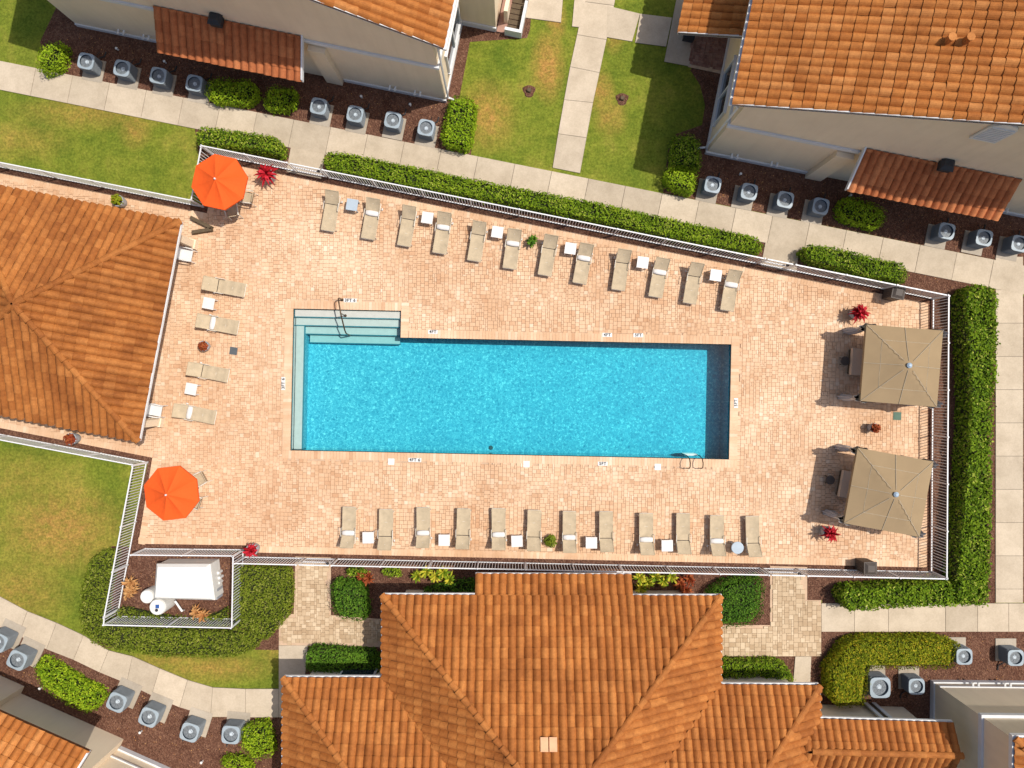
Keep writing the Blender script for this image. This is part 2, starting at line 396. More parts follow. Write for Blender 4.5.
walk('sidewalk', [(1022.5, 290 + 33.2 * i) for i in range(-1, 10)] + [(1022.5, 602.5)], [(995, 290 + 33.2 * i) for i in range(-1, 10)] + [(995, 602.5)])
xs = [821, 854, 888, 945, 977, 1008, 1040, 1072, 1104]
walk('sidewalk', [(x, 603) for x in xs], [(x, 631.5) for x in xs])
up = [(-33, 577), (0, 596), (28, 611), (57, 622.5), (84, 635), (109, 650), (133, 656), (160, 668), (188, 679.6), (213, 687), (246, 688.5), (279, 688.5), (310, 688.5)]
lo = [(-45, 607), (-12, 622), (19, 635), (47, 649), (74, 659.5), (100, 672), (127, 683), (152, 695), (180, 707), (211, 716.5), (246, 717), (279, 717), (310, 717)]
walk('sidewalk', up, lo)
walk('footpath', [(291, 147.5), (325, 154.5)], [(286.5, 172), (321.5, 179)])
walk('footpath', [(765, 242.5), (799, 249.5)], [(760.5, 266), (796, 273)])
walk('footpath', [(279, 645), (308, 645)], [(279, 690), (304, 690)])
walk('footpath', [(795, 656), (811, 656)], [(791, 705), (809, 705)])

# ---- pavers
def inside(poly, x, y):
    r = np.zeros(len(x), bool); n = len(poly)
    for i in range(n):
        x0, y0 = poly[i]; x1, y1 = poly[(i + 1) % n]
        cnd = ((y0 > y) != (y1 > y)) & (x < (x1 - x0) * (y - y0) / (y1 - y0 + 1e-12) + x0)
        r ^= cnd
    return r
def paver_field(name, poly, rot, mat, parent, holes=(), row=0.19, widths=(), top=0.06, base=0.02, gap=0.004):
    c, s = math.cos(rot), math.sin(rot)
    loc = [(x * c + y * s, -x * s + y * c) for x, y in poly]
    u0, u1 = min(p[0] for p in loc) - 1, max(p[0] for p in loc) + 1
    v0, v1 = min(p[1] for p in loc), max(p[1] for p in loc)
    R_ = []; un = row / 2; nU, nV = int((u1 - u0) / un), int((v1 - v0) / un) + 1
    occ = np.zeros((nV + 3, nU + 3), bool); shapes = [(2, 2)] * 5 + [(3, 2), (2, 3), (2, 1), (1, 2), (3, 2)]
    for j in range(nV):
        for i in range(nU):
            if occ[j, i]: continue
            du, dv = random.choice(shapes)
            while du > 1 and occ[j, i:i + du].any(): du -= 1
            occ[j:j + dv, i:i + du] = True
            R_.append((u0 + i * un, v0 + j * un, u0 + (i + du) * un, v0 + (j + dv) * un))
    A = np.array(R_)
    uc, vc = (A[:, 0] + A[:, 2]) / 2, (A[:, 1] + A[:, 3]) / 2
    X, Y = uc * c - vc * s, uc * s + vc * c
    k = np.ones(len(A), bool)
    for ui, vi in ((0, 1), (2, 1), (2, 3), (0, 3)):
        k &= inside(poly, A[:, ui] * c - A[:, vi] * s, A[:, ui] * s + A[:, vi] * c)
    for hl in holes: k &= ~inside(hl, X, Y)
    A = A[k]; N = len(A)
    zt = top + rng.normal(0, .0016, N)
    V = np.zeros((N, 8, 3)); g = gap / 2; b = 0.005
    for q, (ui, vi) in enumerate(((0, 1), (2, 1), (2, 3), (0, 3))):
        su = 1 if ui == 0 else -1; sv = 1 if vi == 1 else -1
        for lvl, ins, z in ((0, g, np.full(N, base)), (1, g + b, zt)):
            uu = A[:, ui] + su * ins; vv = A[:, vi] + sv * ins
            V[:, lvl * 4 + q, 0] = uu * c - vv * s; V[:, lvl * 4 + q, 1] = uu * s + vv * c; V[:, lvl * 4 + q, 2] = z
    F = np.array([(4, 5, 6, 7), (0, 1, 5, 4), (1, 2, 6, 5), (2, 3, 7, 6), (3, 0, 4, 7)])
    faces = (np.arange(N)[:, None, None] * 8 + F[None]).reshape(-1, 4)
    mb = MB(); mb.v = V.reshape(-1, 3).tolist(); mb.f = faces.tolist(); mb.m = [0] * len(faces)
    mb.rv = np.repeat(rng.random(N) * .98 + .01, 5).tolist()
    o = build(name, mb, mat, parent); o['kind'] = 'stuff'; return o
def course(name, pts, mat, parent, depth, width, top, closed=False, side=1):
    """a border course of blocks laid along a line"""
    mb = MB(); P = [Vector(p) for p in pts]
    if closed: P.append(P[0])
    for a, b in zip(P[:-1], P[1:]):
        d = b - a; L_ = d.length; d.normalize(); nrm = Vector((-d.y, d.x)) * side
        n = max(1, round(L_ / width)); w = L_ / n
        for i in range(n):
            p0 = a + d * (i * w + .004); p1 = a + d * ((i + 1) * w - .004)
            mb.prism([tuple(p0), tuple(p1), tuple(p1 + nrm * depth), tuple(p0 + nrm * depth)], 0.015, top + random.uniform(-.002, .002), 0, random.uniform(.02, .85))
    o = build(name, mb, mat, parent); o['kind'] = 'stuff'; return o
DECK = [W(*p) for p in [(-60, 161), (207.5, 213.5), (217.5, 161.5), (927.5, 303.5), (926, 567), (247, 552), (247, 545), (139, 543.5), (153, 457.5), (-60, 416)]]
mb = MB(); sheet(mb, DECK, 0.022, [HOLE]); deck = struct('pool_deck', mb, 'sand')
COP = [PL(-1, -1), PL(438.3, -1), PL(438.3, 115.3), PL(108, 115.3), PL(108, 142), PL(-1, 142)]
COP2 = [PL(-8.5, -8.5), PL(445.8, -8.5), PL(445.8, 122.8), PL(115.5, 122.8), PL(115.5, 149.5), PL(-8.5, 149.5)]
paver_field('field_pavers', DECK, -R(1.18), 'deck_paver', deck, [COP2])
dk = [Vector(p) for p in DECK]
course('border_pavers', DECK, 'deck_paver', deck, 0.30, 0.15, 0.064, True, 1 if sum(dk[i].x * dk[(i + 1) % len(dk)].y - dk[(i + 1) % len(dk)].x * dk[i].y for i in range(len(dk))) > 0 else -1)
mb = MB()                                                     # coping blocks, square to each pool side
def cop_run(u0, v0, u1, v1, nu, nv):
    L_ = math.hypot(u1 - u0, v1 - v0); n = round(L_ / 3.2)
    for i in range(n):
        a, b = i / n, (i + 1) / n
        q = [(u0 + (u1 - u0) * a, v0 + (v1 - v0) * a), (u0 + (u1 - u0) * b, v0 + (v1 - v0) * b)]
        q += [(q[1][0] + nu * 8.2, q[1][1] + nv * 8.2), (q[0][0] + nu * 8.2, q[0][1] + nv * 8.2)]
        m_ = (sum(x for x, _ in q) / 4, sum(y for _, y in q) / 4)
        q = [PL(m_[0] + (x - m_[0]) * .96, m_[1] + (y - m_[1]) * .985) for x, y in q]
        mb.prism(q, -0.03, 0.066 + random.uniform(-.001, .001), 0, random.uniform(.02, .85))
cop_run(-8.5, -.3, 446, -.3, 0, -1); cop_run(437.6, -.3, 437.6, 122.8, 1, 0); cop_run(115.7, 114.6, 437.6, 114.6, 0, 1)
cop_run(107.3, 114.6, 107.3, 149.5, 1, 0); cop_run(-8.5, 141.3, 107.3, 141.3, 0, 1); cop_run(-.3, -.3, -.3, 141.3, -1, 0)
o = build('coping_pavers', mb, 'deck_paver', deck); o['kind'] = 'stuff'
LP = [W(*p) for p in [(295.5, 556.5), (331, 557.5), (331, 615), (382, 619), (382, 647), (279, 645), (279, 614), (294, 614)]]
mb = MB(); sheet(mb, LP, 0.017); pth = struct('paved_path', mb, 'sand')
paver_field('path_pavers', LP, 0.0, 'path_paver', pth, row=.2, widths=(.15, .22, .3), top=.05)
RP = [W(*p) for p in [(770, 566), (807, 567), (807, 600), (821, 600), (821, 656), (715, 656), (715, 625), (770, 625)]]
mb = MB(); sheet(mb, RP, 0.017); pth2 = struct('paved_path', mb, 'sand')
paver_field('path_pavers', RP, 0.0, 'path_paver', pth2, row=.22, widths=(.18, .26, .34), top=.05)

# ---- pool
mb = MB()
def zf(u): return -1.05 - 0.40 * min(1, max(0, u / 437.3))
WT = -0.09
def wallq(a, b, z0a, z0b, z1, m=0): mb.poly([V3(PL(*a), z0a), V3(PL(*b), z0b), V3(PL(*b), z1), V3(PL(*a), z1)], m)
us = [0, 107, 200, 300, 400, 437.3]
for i in range(len(us) - 1):
    a, b = us[i], us[i + 1]; vt = 141 if b <= 107 else 114.3
    mb.poly([V3(PL(a, 0), zf(a)), V3(PL(b, 0), zf(b)), V3(PL(b, vt), zf(b)), V3(PL(a, vt), zf(a))])
    wallq((b, 0), (a, 0), zf(b), zf(a), -.02); wallq((a, vt), (b, vt), zf(a), zf(b), -.02)
wallq((0, 0), (0, 141), zf(0), zf(0), -.02); wallq((437.3, 114.3), (437.3, 0), zf(437.3), zf(437.3), -.02); wallq((107, 141), (107, 114.3), zf(107), zf(107), -.02)
pool = build('pool_basin', mb, 'caustic_plaster'); pool['kind'] = 'structure'
# waterline tile band and the dry lip
mb = MB()
for (a, b) in zip(range(6), [1, 2, 3, 4, 5, 0]):
    p, q = Vector(POOL[a]), Vector(POOL[b]); d = (q - p).normalized(); nrm = Vector((-d.y, d.x)) * 0.004
    mb.poly([V3(p + nrm, -.24), V3(q + nrm, -.24), V3(q + nrm, -.025), V3(p + nrm, -.025)])
build('waterline_tile', mb, 'pool_line', pool)
def step(u0, v0, u1, v1, z, edge):
    mb = MB(); q = [PL(u0, v0), PL(u1, v0), PL(u1, v1), PL(u0, v1)]
    mb.prism(q, -1.15, z); mb.m = [1] * 4 + [0]; o = build('step', mb, ['pool_step', 'caustic_plaster'], pool)
    mb = MB()
    if edge == 'v': e = [PL(u0, v0 - .25), PL(u1, v0 - .25), PL(u1, v0 + .6), PL(u0, v0 + .6)]
    else: e = [PL(u1 - .6, v0), PL(u1 + .25, v0), PL(u1 + .25, v1), PL(u1 - .6, v1)]
    mb.prism(e, z - .05, z + .012); build('nosing', mb, 'pool_line', o)
step(.4, 133.4, 106.6, 140.6, -0.13, 'v'); step(.4, 125.2, 106.6, 133.3, -0.30, 'v')
step(9.1, 117.0, 106.6, 125.1, -0.52, 'v'); step(12, 108.6, 104, 116.9, -0.78, 'v')
step(.4, .4, 9.0, 125.1, -0.36, 'u')
for u_ in (199,):                                        # main drains
    x, y = PL(u_, 4 if u_ < 200 else 60); mb = MB(); mb.lathe([(.11, zf(u_) + .0), (.11, zf(u_) + .03), (.06, zf(u_) + .04)], 14, (x, y)); build('drain', mb, 'lid_dark', pool)
P6 = [PL(.1, .1), PL(437.2, .1), PL(437.2, 114.2), PL(106.9, 114.2), PL(106.9, 140.9), PL(.1, 140.9)]
mb = MB(); mb.prism(P6, -1.6, WT, bottom=False)
n = len(mb.v); mb.v += [(x, y, -1.6) for x, y in P6]
for tt in tessellate_polygon([[Vector((x, y, 0)) for x, y in P6]]): mb.face([n + i for i in orient(tt, P6)][::-1])
struct('pool_water', mb, 'water')

# ------------------------------------------------------------------ roofs
TW, TL = 0.34, 0.43
def tile_template():
    v = []; f = []; n = 7
    for vv, dz in ((-.025, .005), (-.025, .038), (TL + .01, .004)):
        for i in range(n):
            v.append((i * TW / (n - 1), vv, 0.118 * math.sin(math.pi * i / (n - 1)) ** 0.9 + dz))
    for i in range(n - 1):
        f.append((i, i + 1, n + i + 1, n + i)); f.append((n + i, n + i + 1, 2 * n + i + 1, 2 * n + i))
    return np.array(v), f
TV, TF = tile_template()
TILE_ME = {}
def tile_mesh(mat):
    if mat not in TILE_ME:
        me = bpy.data.meshes.new('roof_tile'); me.from_pydata(TV.tolist(), [], TF); me.materials.append(M[mat]); TILE_ME[mat] = me
    return TILE_ME[mat]
CAP_ME = {}
def cap_mesh(mat):
    if mat not in CAP_ME:
        mb = MB(); n = 6
        for y, r, dz in ((-.03, .155, .03), (.40, .125, 0)):
            for i in range(n + 1):
                a = math.pi * i / n; mb.v.append((r * math.cos(a), y, r * .85 * math.sin(a) + dz))
        for i in range(n): mb.face((i, i + 1, n + 2 + i, n + 1 + i))
        mb.face(list(range(n + 1))[::-1])
        me = bpy.data.meshes.new('hip_tile'); me.from_pydata(mb.v, [], mb.f); me.materials.append(M[mat]); CAP_ME[mat] = me
    return CAP_ME[mat]
def clip_poly(pts, cl):
    """3D points (u,v,w) clipped in u,v against the convex counter-clockwise polygon cl"""
    for i in range(len(cl)):
        ax, ay = cl[i]; bx, by = cl[(i + 1) % len(cl)]
        out_ = []; n = len(pts)
        if n == 0: return []
        d = [(bx - ax) * (p[1] - ay) - (by - ay) * (p[0] - ax) for p in pts]
        for j in range(n):
            p, q = pts[j], pts[(j + 1) % n]; dp, dq = d[j], d[(j + 1) % n]
            if dp >= 0: out_.append(p)
            if (dp >= 0) != (dq >= 0):
                tt_ = dp / (dp - dq); out_.append(tuple(p[k] + (q[k] - p[k]) * tt_ for k in range(3)))
        pts = out_
    return pts
class Roof:
    """one roof part of a building: deck mesh, single tiles (the largest ones in view), the rest joined"""
    budget = {}
    def __init__(s, bld, name, mat, off):
        s.b = bld; s.name = name; s.mat = mat; s.off = np.array(off); s.deck = MB(); s.full = []; s.rest = MB(); s.caps = []
    def facet(s, pts, tiled=True, thick=0.12):
        P = [Vector(p) for p in pts]
        nrm = (P[1] - P[0]).cross(P[2] - P[0]).normalized()
        if nrm.z < 0: P = P[::-1]; nrm = -nrm
        up = (Vector((0, 0, 1)) - nrm * nrm.z).normalized(); u = up.cross(nrm)
        low = [p - Vector((0, 0, thick)) for p in P]
        s.deck.poly([p - nrm * .004 for p in P]); s.deck.poly(low[::-1])
        for i in range(len(P)):
            j = (i + 1) % len(P); s.deck.poly([low[i], low[j], P[j] - nrm * .004, P[i] - nrm * .004])
        if not tiled: return
        cl = [(p.dot(u), p.dot(up)) for p in P]; w0 = P[0].dot(nrm)
        a = sum(cl[i][0] * cl[(i + 1) % len(cl)][1] - cl[(i + 1) % len(cl)][0] * cl[i][1] for i in range(len(cl)))
        if a < 0: cl = cl[::-1]
        u0 = min(c[0] for c in cl); u1 = max(c[0] for c in cl); v0 = min(c[1] for c in cl); v1 = max(c[1] for c in cl)
        clx = [(x, y - .05 if y < v0 + .02 else y) for x, y in cl]
        nu = max(1, round((u1 - u0) / TW)); sc = (u1 - u0) / nu / TW
        def ins(x, y): return all((cl[(i + 1) % len(cl)][0] - cl[i][0]) * (y - cl[i][1]) - (cl[(i + 1) % len(cl)][1] - cl[i][1]) * (x - cl[i][0]) >= -1e-3 for i in range(len(cl)))
        for j in range(int((v1 - v0) / TL) + 1):
            for i in range(nu):
                x, y = u0 + i * TW * sc, v0 + j * TL
                cs = [ins(x + .001, y + .001), ins(x + TW * sc - .001, y + .001), ins(x + TW * sc - .001, y + TL - .001), ins(x + .001, y + TL - .001)]
                jx, jz = random.gauss(0, .006), random.gauss(0, .005)
                o = u * (x + jx) + up * (y + random.gauss(0, .006)) + nrm * (w0 + max(0, jz))
                if all(cs):
                    c = u * (x + TW / 2) + up * (y + TL / 2) + nrm * w0
                    s.full.append((o, u * sc, up, nrm, c))
                else:
                    rv = random.random() * .98 + .01
                    for f in TF:
                        q = clip_poly([(x + TV[k][0] * sc, y + TV[k][1], TV[k][2]) for k in f], clx)
                        if len(q) >= 3: s.rest.poly([tuple(u * a_ + up * b_ + nrm * (w0 + c_)) for a_, b_, c_ in q], 0, rv)
    def hip(s, a, b):
        s.caps.append((Vector(a), Vector(b)))
    def finish(s):
        rt_ = build(s.name, s.deck, 'tile_under', s.b, s.off); tm = tile_mesh(s.mat)
        vis = []
        for k, (o, u, up, nrm, c) in enumerate(s.full):
            d = CAM_H - c.z; px = 512 + c.x / d * FPX; py = 384 - c.y / d * FPX
            if -4 < px < 1028 and -4 < py < 772:
                view = (Vector((0, 0, CAM_H)) - c).normalized(); vis.append((-nrm.dot(view) / d ** 2, k))
        vis.sort(); left = Roof.budget.get(s.b.name, 300); pick = set(k for _, k in vis[:left]); Roof.budget[s.b.name] = left - len(pick)
        for k, (o, u, up, nrm, c) in enumerate(s.full):
            if k in pick:
                ob = bpy.data.objects.new('roof_tile', tm); C.objects.link(ob); ob.parent = rt_
                p = o - Vector(s.off)
                ob.matrix_basis = Matrix(((u.x, up.x, nrm.x, p.x), (u.y, up.y, nrm.y, p.y), (u.z, up.z, nrm.z, p.z), (0, 0, 0, 1)))
            else:
                n = len(s.rest.v); A = np.array((u, up, nrm))
                s.rest.v += (TV @ A + np.array(o)).tolist(); rv = random.random() * .98 + .01
                for f in TF: s.rest.face([n + q for q in f], 0, rv)
        if s.rest.f:
            r = build('roof_tiling', s.rest, s.mat, rt_, s.off); r['kind'] = 'stuff'
        cm = cap_mesh(s.mat)
        for a, b in s.caps:
            d = (b - a); L_ = d.length; d.normalize(); n = max(1, int(L_ / .39))
            x = d.cross(Vector((0, 0, 1))).normalized(); z = x.cross(d)
            for i in range(n):
                p = a + d * (i * L_ / n) + z * .035 - Vector(s.off)
                d2 = (d + Vector((random.gauss(0, .012), random.gauss(0, .012), 0))).normalized()
                ob = bpy.data.objects.new('hip_tile', cm); C.objects.link(ob); ob.parent = rt_
                ob.matrix_basis = Matrix(((x.x, d2.x, z.x, p.x), (x.y, d2.y, z.y, p.y), (x.z, d2.z, z.z, p.z), (0, 0, 0, 1)))
        return rt_
def seg_box(mb, a, b, w, z0, z1, out=0.0, m=0):
    """a bar along the line a-b, w thick to its right side"""
    a, b = Vector(a[:2]), Vector(b[:2]); d = (b - a).normalized(); n = Vector((d.y, -d.x))
    mb.prism([tuple(a + n * out), tuple(b + n * out), tuple(b + n * (out + w)), tuple(a + n * (out + w))], z0, z1, m, 0, True, True)
def rake(mb, a, b, w, h):
    """a board along a sloping edge"""
    a, b = Vector(a), Vector(b); d = (b - a); n = Vector((d.y, -d.x, 0)).normalized() * w; z = Vector((0, 0, h))
    q = [a, b, b + n, a + n]; i0 = len(mb.v)
    mb.v += [tuple(p) for p in q] + [tuple(p + z) for p in q]
    for f in ((3, 2, 1, 0), (4, 5, 6, 7), (0, 1, 5, 4), (1, 2, 6, 5), (2, 3, 7, 6), (3, 0, 4, 7)): mb.face([i0 + k for k in f])

class House:
    def __init__(s, name, label, corner, ang, flip):
        """local frame: a to the photo's right along the front wall, b backward, away from the front"""
        s.O = Vector(corner); s.d = Vector((math.cos(ang), math.sin(ang))); s.p = Vector((-s.d.y, s.d.x)) * flip
        s.off = (s.O.x, s.O.y, 0); s.e = thing(name, label, 'building', s.off)
    def L(s, a, b, z=None):
        q = s.O + s.d * a + s.p * b
        return (q.x, q.y) if z is None else (q.x, q.y, z)
    def part(s, name, mb, mat, parent=None): return build(name, mb, mat, parent or s.e, s.off)
    def pr(s, mb, a0, a1, b0, b1, z0, z1, m=0): mb.prism([s.L(a0, b0), s.L(a1, b0), s.L(a1, b1), s.L(a0, b1)], z0, z1, m, 0, True, True); return mb
    def bx(s, name, mat, a0, a1, b0, b1, z0, z1, parent=None): return s.part(name, s.pr(MB(), a0, a1, b0, b1, z0, z1), mat, parent)
    def gable_wall(s, a0, a1, b0, b1, zl, zr, ridge_a, zridge, mat='stucco'):
        mb = MB()
        def pent_(b): return [s.L(a0, b, 0), s.L(a1, b, 0), s.L(a1, b, zr), s.L(ridge_a, b, zridge), s.L(a0, b, zl)]
        f, g = pent_(b0), pent_(b1)
        mb.poly(f); mb.poly(g[::-1]); mb.poly([f[1], g[1], g[2], f[2]]); mb.poly([g[0], f[0], f[4], g[4]])
        return s.part('wall', mb, mat)
    def pent(s, a0, a1, ztop, zbot, proj, name='pent_roof', mat='pent_tile'):
        rf = Roof(s.e, name, mat, s.off)
        rf.facet([s.L(a0, -proj, zbot), s.L(a1, -proj, zbot), s.L(a1, .02, ztop), s.L(a0, .02, ztop)], True, .14); r = rf.finish()
        for a in ((a1,) if s.O.x < 0 else (a0,)):
            mb = MB(); rake(mb, s.L(a, -proj, zbot - .1), s.L(a, 0, ztop - .1), .07 if a == a1 else -.07, .24); s.part('barge_board', mb, 'white_trim', r)
    def window(s, b0, b1, z0, z1, a, sgn):
        """two-light window in the side wall at a, facing sgn along the front"""
        mb = MB(); t_ = .09
        for q in ((b0, b0 + t_, z0, z1), (b1 - t_, b1, z0, z1), ((b0 + b1) / 2 - .05, (b0 + b1) / 2 + .05, z0, z1)):
            s.pr(mb, min(a, a + sgn * .10), max(a, a + sgn * .10), q[0], q[1], q[2], q[3])
        for z in (z0 - t_, z1): s.pr(mb, min(a, a + sgn * .13), max(a, a + sgn * .13), b0 - .05, b1 + .05, z, z + t_)
        w = s.part('window', mb, 'white_trim')
        for q0, q1 in ((b0 + t_, (b0 + b1) / 2 - .05), ((b0 + b1) / 2 + .05, b1 - t_)):
            s.bx('pane', 'window_glass', min(a + sgn * .01, a + sgn * .03), max(a + sgn * .01, a + sgn * .03), q0, q1, z0, z1, w)
    def lantern(s, a, z):
        mb = MB(); s.pr(mb, a - .24, a + .24, -.42, -.01, z, z + .30)
        q = [s.L(a - .29, -.47, z + .30), s.L(a + .29, -.47, z + .30), s.L(a + .29, -.01, z + .30), s.L(a - .29, -.01, z + .30)]
        tpt = [s.L(a - .18, -.30, z + .42), s.L(a + .18, -.30, z + .42), s.L(a + .18, -.01, z + .42), s.L(a - .18, -.01, z + .42)]
        mb.poly(tpt)
        for i in range(4): mb.poly([q[i], q[(i + 1) % 4], tpt[(i + 1) % 4], tpt[i]])
        s.part('wall_lantern', mb, 'lantern')
    def vents(s, aa, z=.55, b=0.0):
        for a in aa:
            mb = MB()
            for k in (0, .26):
                p = s.L(a + k, b, z); q = s.L(a + k, b - .22, z); mb.tube([p, q], .05, 6)
            s.part('vent_pipe', mb, 'white_plastic')
    def spout(s, pts, name='downspout'):
        mb = MB(); mb.tube([s.L(*p) for p in pts], .05, 6); s.part(name, mb, 'white_metal')

# ---- house at the top left
TH = math.atan(.2065)
h1 = House('apartment_house', 'two-storey cream house with orange tile roof at the top left of the photo', W(445.5, 101.5), -TH, 1)
D = 11.0
h1.gable_wall(-17.9, 0, 0, D, 5.70, 5.70, -8.95, 8.95)
h1.bx('plinth', 'white_trim', -17.9, -12.4, -.06, 0, 0, .24); h1.bx('plinth', 'white_trim', -4.9, .06, -.06, 0, 0, .24)
h1.bx('plinth', 'white_trim', .002, .06, .0, 3.78, 0, .24)
h1.bx('trim_band', 'white_trim', -17.9, -12.25, -.09, -.002, 3.5, 3.68); h1.bx('trim_band', 'white_trim', -5.75, .09, -.09, -.002, 3.5, 3.68)
h1.bx('trim_band', 'white_trim', .002, .09, .0, 6, 3.5, 3.68)
rf = Roof(h1.e, 'roof', 'house_tile', h1.off)
zr = 5.74 + .36 * 9.45
rf.facet([h1.L(.5, -.15, 5.74), h1.L(.5, D, 5.74), h1.L(-8.95, D, zr), h1.L(-8.95, -.15, zr)])
rf.facet([h1.L(-18.4, -.15, 5.74), h1.L(-18.4, D, 5.74), h1.L(-8.95, D, zr), h1.L(-8.95, -.15, zr)], False)
r = rf.finish()
mb = MB(); rake(mb, h1.L(.5, -.15, 5.58), h1.L(-8.95, -.15, zr - .16), .09, .20); h1.part('barge_board', mb, 'white_trim', r)
mb = MB(); rake(mb, h1.L(-18.4, -.15, 5.58), h1.L(-8.95, -.15, zr - .16), -.09, .20); h1.part('barge_board', mb, 'white_trim', r)
mb = MB(); h1.pr(mb, .50, .62, -.15, D, 5.56, 5.68); h1.part('gutter', mb, 'white_metal', r)
h1.pent(-12.2, -5.8, 3.85, 2.9, 1.5)
mb = MB(); h1.pr(mb, -5.72, -4.95, -.26, -.005, 0, 3.2); h1.part('buttress', mb, 'stucco')
h1.lantern(-9.3, 4.0); h1.vents((-15.6, -14.4, -2.6, -1.4))
h1.window(1.0, 3.5, .9, 2.5, 0, 1); h1.window(.9, 3.6, 4.1, 5.2, 0, 1)
h1.spout([(.5, .05, 5.5), (.16, .12, 5.0), (.12, .12, .25), (.55, .1, .08)])
h1.bx('entry_wall', 'stucco', .005, 1.67, 3.8, D, 0, 3.1); h1.bx('entry_plinth', 'white_trim', .07, 1.70, 3.72, 3.795, 0, .34)
mb = MB(); h1.pr(mb, 1.72, 2.9, 3.72, 8, .0, .10); po = h1.part('porch_floor', mb, 'porch_paver')
for i in range(9):
    h1.bx('plank', 'wood_dark', 2.18, 2.78, 3.9 + i * .26, 4.12 + i * .26, .10, .15 + .004 * (i % 2), po)
for q in ((2.12, 2.93, 3.66, 3.80, .01, .55), (2.80, 2.93, 3.80, 5.2, .01, .55), (2.80, 2.93, 5.35, 8, .01, .55)): h1.bx('porch_wall', 'white_trim', *q)
h1.bx('porch_post', 'stucco', 1.98, 2.16, 4.2, 4.75, .1, 1.15)
h1.bx('porch_post', 'shade_stucco', 1.85, 2.75, 5.55, 5.7, .1, .8)

# ---- house at the top right
h2 = House('apartment_house', 'two-storey cream house with large orange tile roof filling the top right corner', W(706, 153), -math.atan(.2), 1)
h2.gable_wall(0, 21, 0, D, 5.65, 5.65, 10.5, 5.65 + .30 * 10.5)
h2.bx('plinth', 'white_trim', -.06, 5.6, -.07, 0, 0, .26); h2.bx('plinth', 'white_trim', 12.5, 21, -.07, 0, 0, .26); h2.bx('plinth', 'white_trim', -.06, -.002, .0, 8, 0, .26)
h2.bx('trim_band', 'white_trim', -.09, 5.65, -.09, -.002, 3.45, 3.64); h2.bx('trim_band', 'white_trim', -.09, -.002, 0, 8, 3.45, 3.64)
rf = Roof(h2.e, 'roof', 'house_tile', h2.off); zr2 = 5.74 + .30 * 11.05
rf.facet([h2.L(-.55, -.12, 5.74), h2.L(-.55, D, 5.74), h2.L(10.5, D, zr2), h2.L(10.5, -.12, zr2)])
rf.facet([h2.L(21.55, -.12, 5.74), h2.L(21.55, D, 5.74), h2.L(10.5, D, zr2), h2.L(10.5, -.12, zr2)], False)
r = rf.finish()
mb = MB(); rake(mb, h2.L(-.55, -.12, 5.60), h2.L(10.5, -.12, zr2 - .14), -.09, .19); h2.part('barge_board', mb, 'white_trim', r)
mb = MB(); h2.pr(mb, -.67, -.55, -.12, D, 5.56, 5.68); h2.part('gutter', mb, 'white_metal', r)
for q in ((952, 37, 8.1), (970.5, 37, 8.3)):
    x, y = W(*q)
    mb = MB(); mb.tube([(x, y, 7.0), (x, y, q[2])], .13, 10); mb.tube([(x, y, q[2]), (x, y, q[2] + .05)], .155, 10); h2.part('vent_stack', mb, 'house_tile', r)
h2.pent(5.7, 12.4, 3.95, 2.95, 1.5)
mb = MB(); h2.pr(mb, 4.85, 5.62, -.26, -.005, 0, 3.2); h2.part('buttress', mb, 'stucco')
h2.lantern(8.95, 4.12); h2.vents((1.1, 3.0, 14))
# arched gable vent
mb = MB(); ac, zb, wv, hv = 8.75, 6.75, .50, 1.05
arch = [(-wv, 0), (wv, 0)] + [(wv * math.cos(math.pi * i / 10), hv + wv * math.sin(math.pi * i / 10)) for i in range(11)]
A0 = [h2.L(ac + x, -.02, zb + z) for x, z in arch]; A1 = [h2.L(ac + x, -.09, zb + z) for x, z in arch]
mb.poly(A1[::1]); 
for i in range(len(arch)): mb.poly([A0[i], A0[(i + 1) % len(arch)], A1[(i + 1) % len(arch)], A1[i]])
gv = h2.part('gable_vent', mb, 'marker_white')
for i in range(9):
    z = zb + .12 + i * .13; hw = wv - .08 if z < zb + hv else math.sqrt(max(.01, wv ** 2 - (z - zb - hv) ** 2)) - .08
    mb = MB(); h2.pr(mb, ac - hw, ac + hw, -.13, -.092, z, z + .05); h2.part('slat', mb, 'marker_white', gv)
h2.window(1.0, 3.5, .9, 2.4, 0, -1)
h2.spout([(-.55, .05, 5.5), (-.14, .15, 5.0), (-.12, .15, .3), (-.5, .1, .08)])
# its porch
e0 = W(678, 33, 3.0); 
def toL(h, p): v = Vector(p) - h.O; return (v.dot(h.d), v.dot(h.p))
pa, pb = toL(h2, e0)
rf = Roof(h2.e, 'porch_roof', 'house_tile', h2.off)
rf.facet([h2.L(pa, pb, 3.0), h2.L(pa, pb + 4, 3.0), h2.L(-.1, pb + 4, 3.0 - .25 * pa), h2.L(-.1, pb, 3.0 - .25 * pa)]); r = rf.finish()
mb = MB(); rake(mb, h2.L(pa, pb, 2.86), h2.L(-.1, pb, 2.86 - .25 * pa), -.08, .20); h2.part('barge_board', mb, 'white_trim', r)
h2.bx('porch_wall', 'stucco', pa + .9, -.07, pb + 2.6, pb + 4, 0, 2.8)
PF = [W(689, 38), (W(693, 20)), W(740, 20), W(721, 74), W(688, 67)]
mb = MB(); mb.prism(PF, 0.0, .035); pf = h2.part('porch_floor', mb, 'sand')
paver_field('porch_pavers', [(x - h2.off[0], y - h2.off[1]) for x, y in PF], -TH, 'porch_paver', pf, row=.14, widths=(.2, .3), top=.065)
mb = MB(); x, y = W(687.5, 39.5); mb.box((x, y, .25), (.5, .3, .42), -TH); solo('planter_box', mb, 'lantern', 'black box planter beside the porch of the top right house', 'planter')

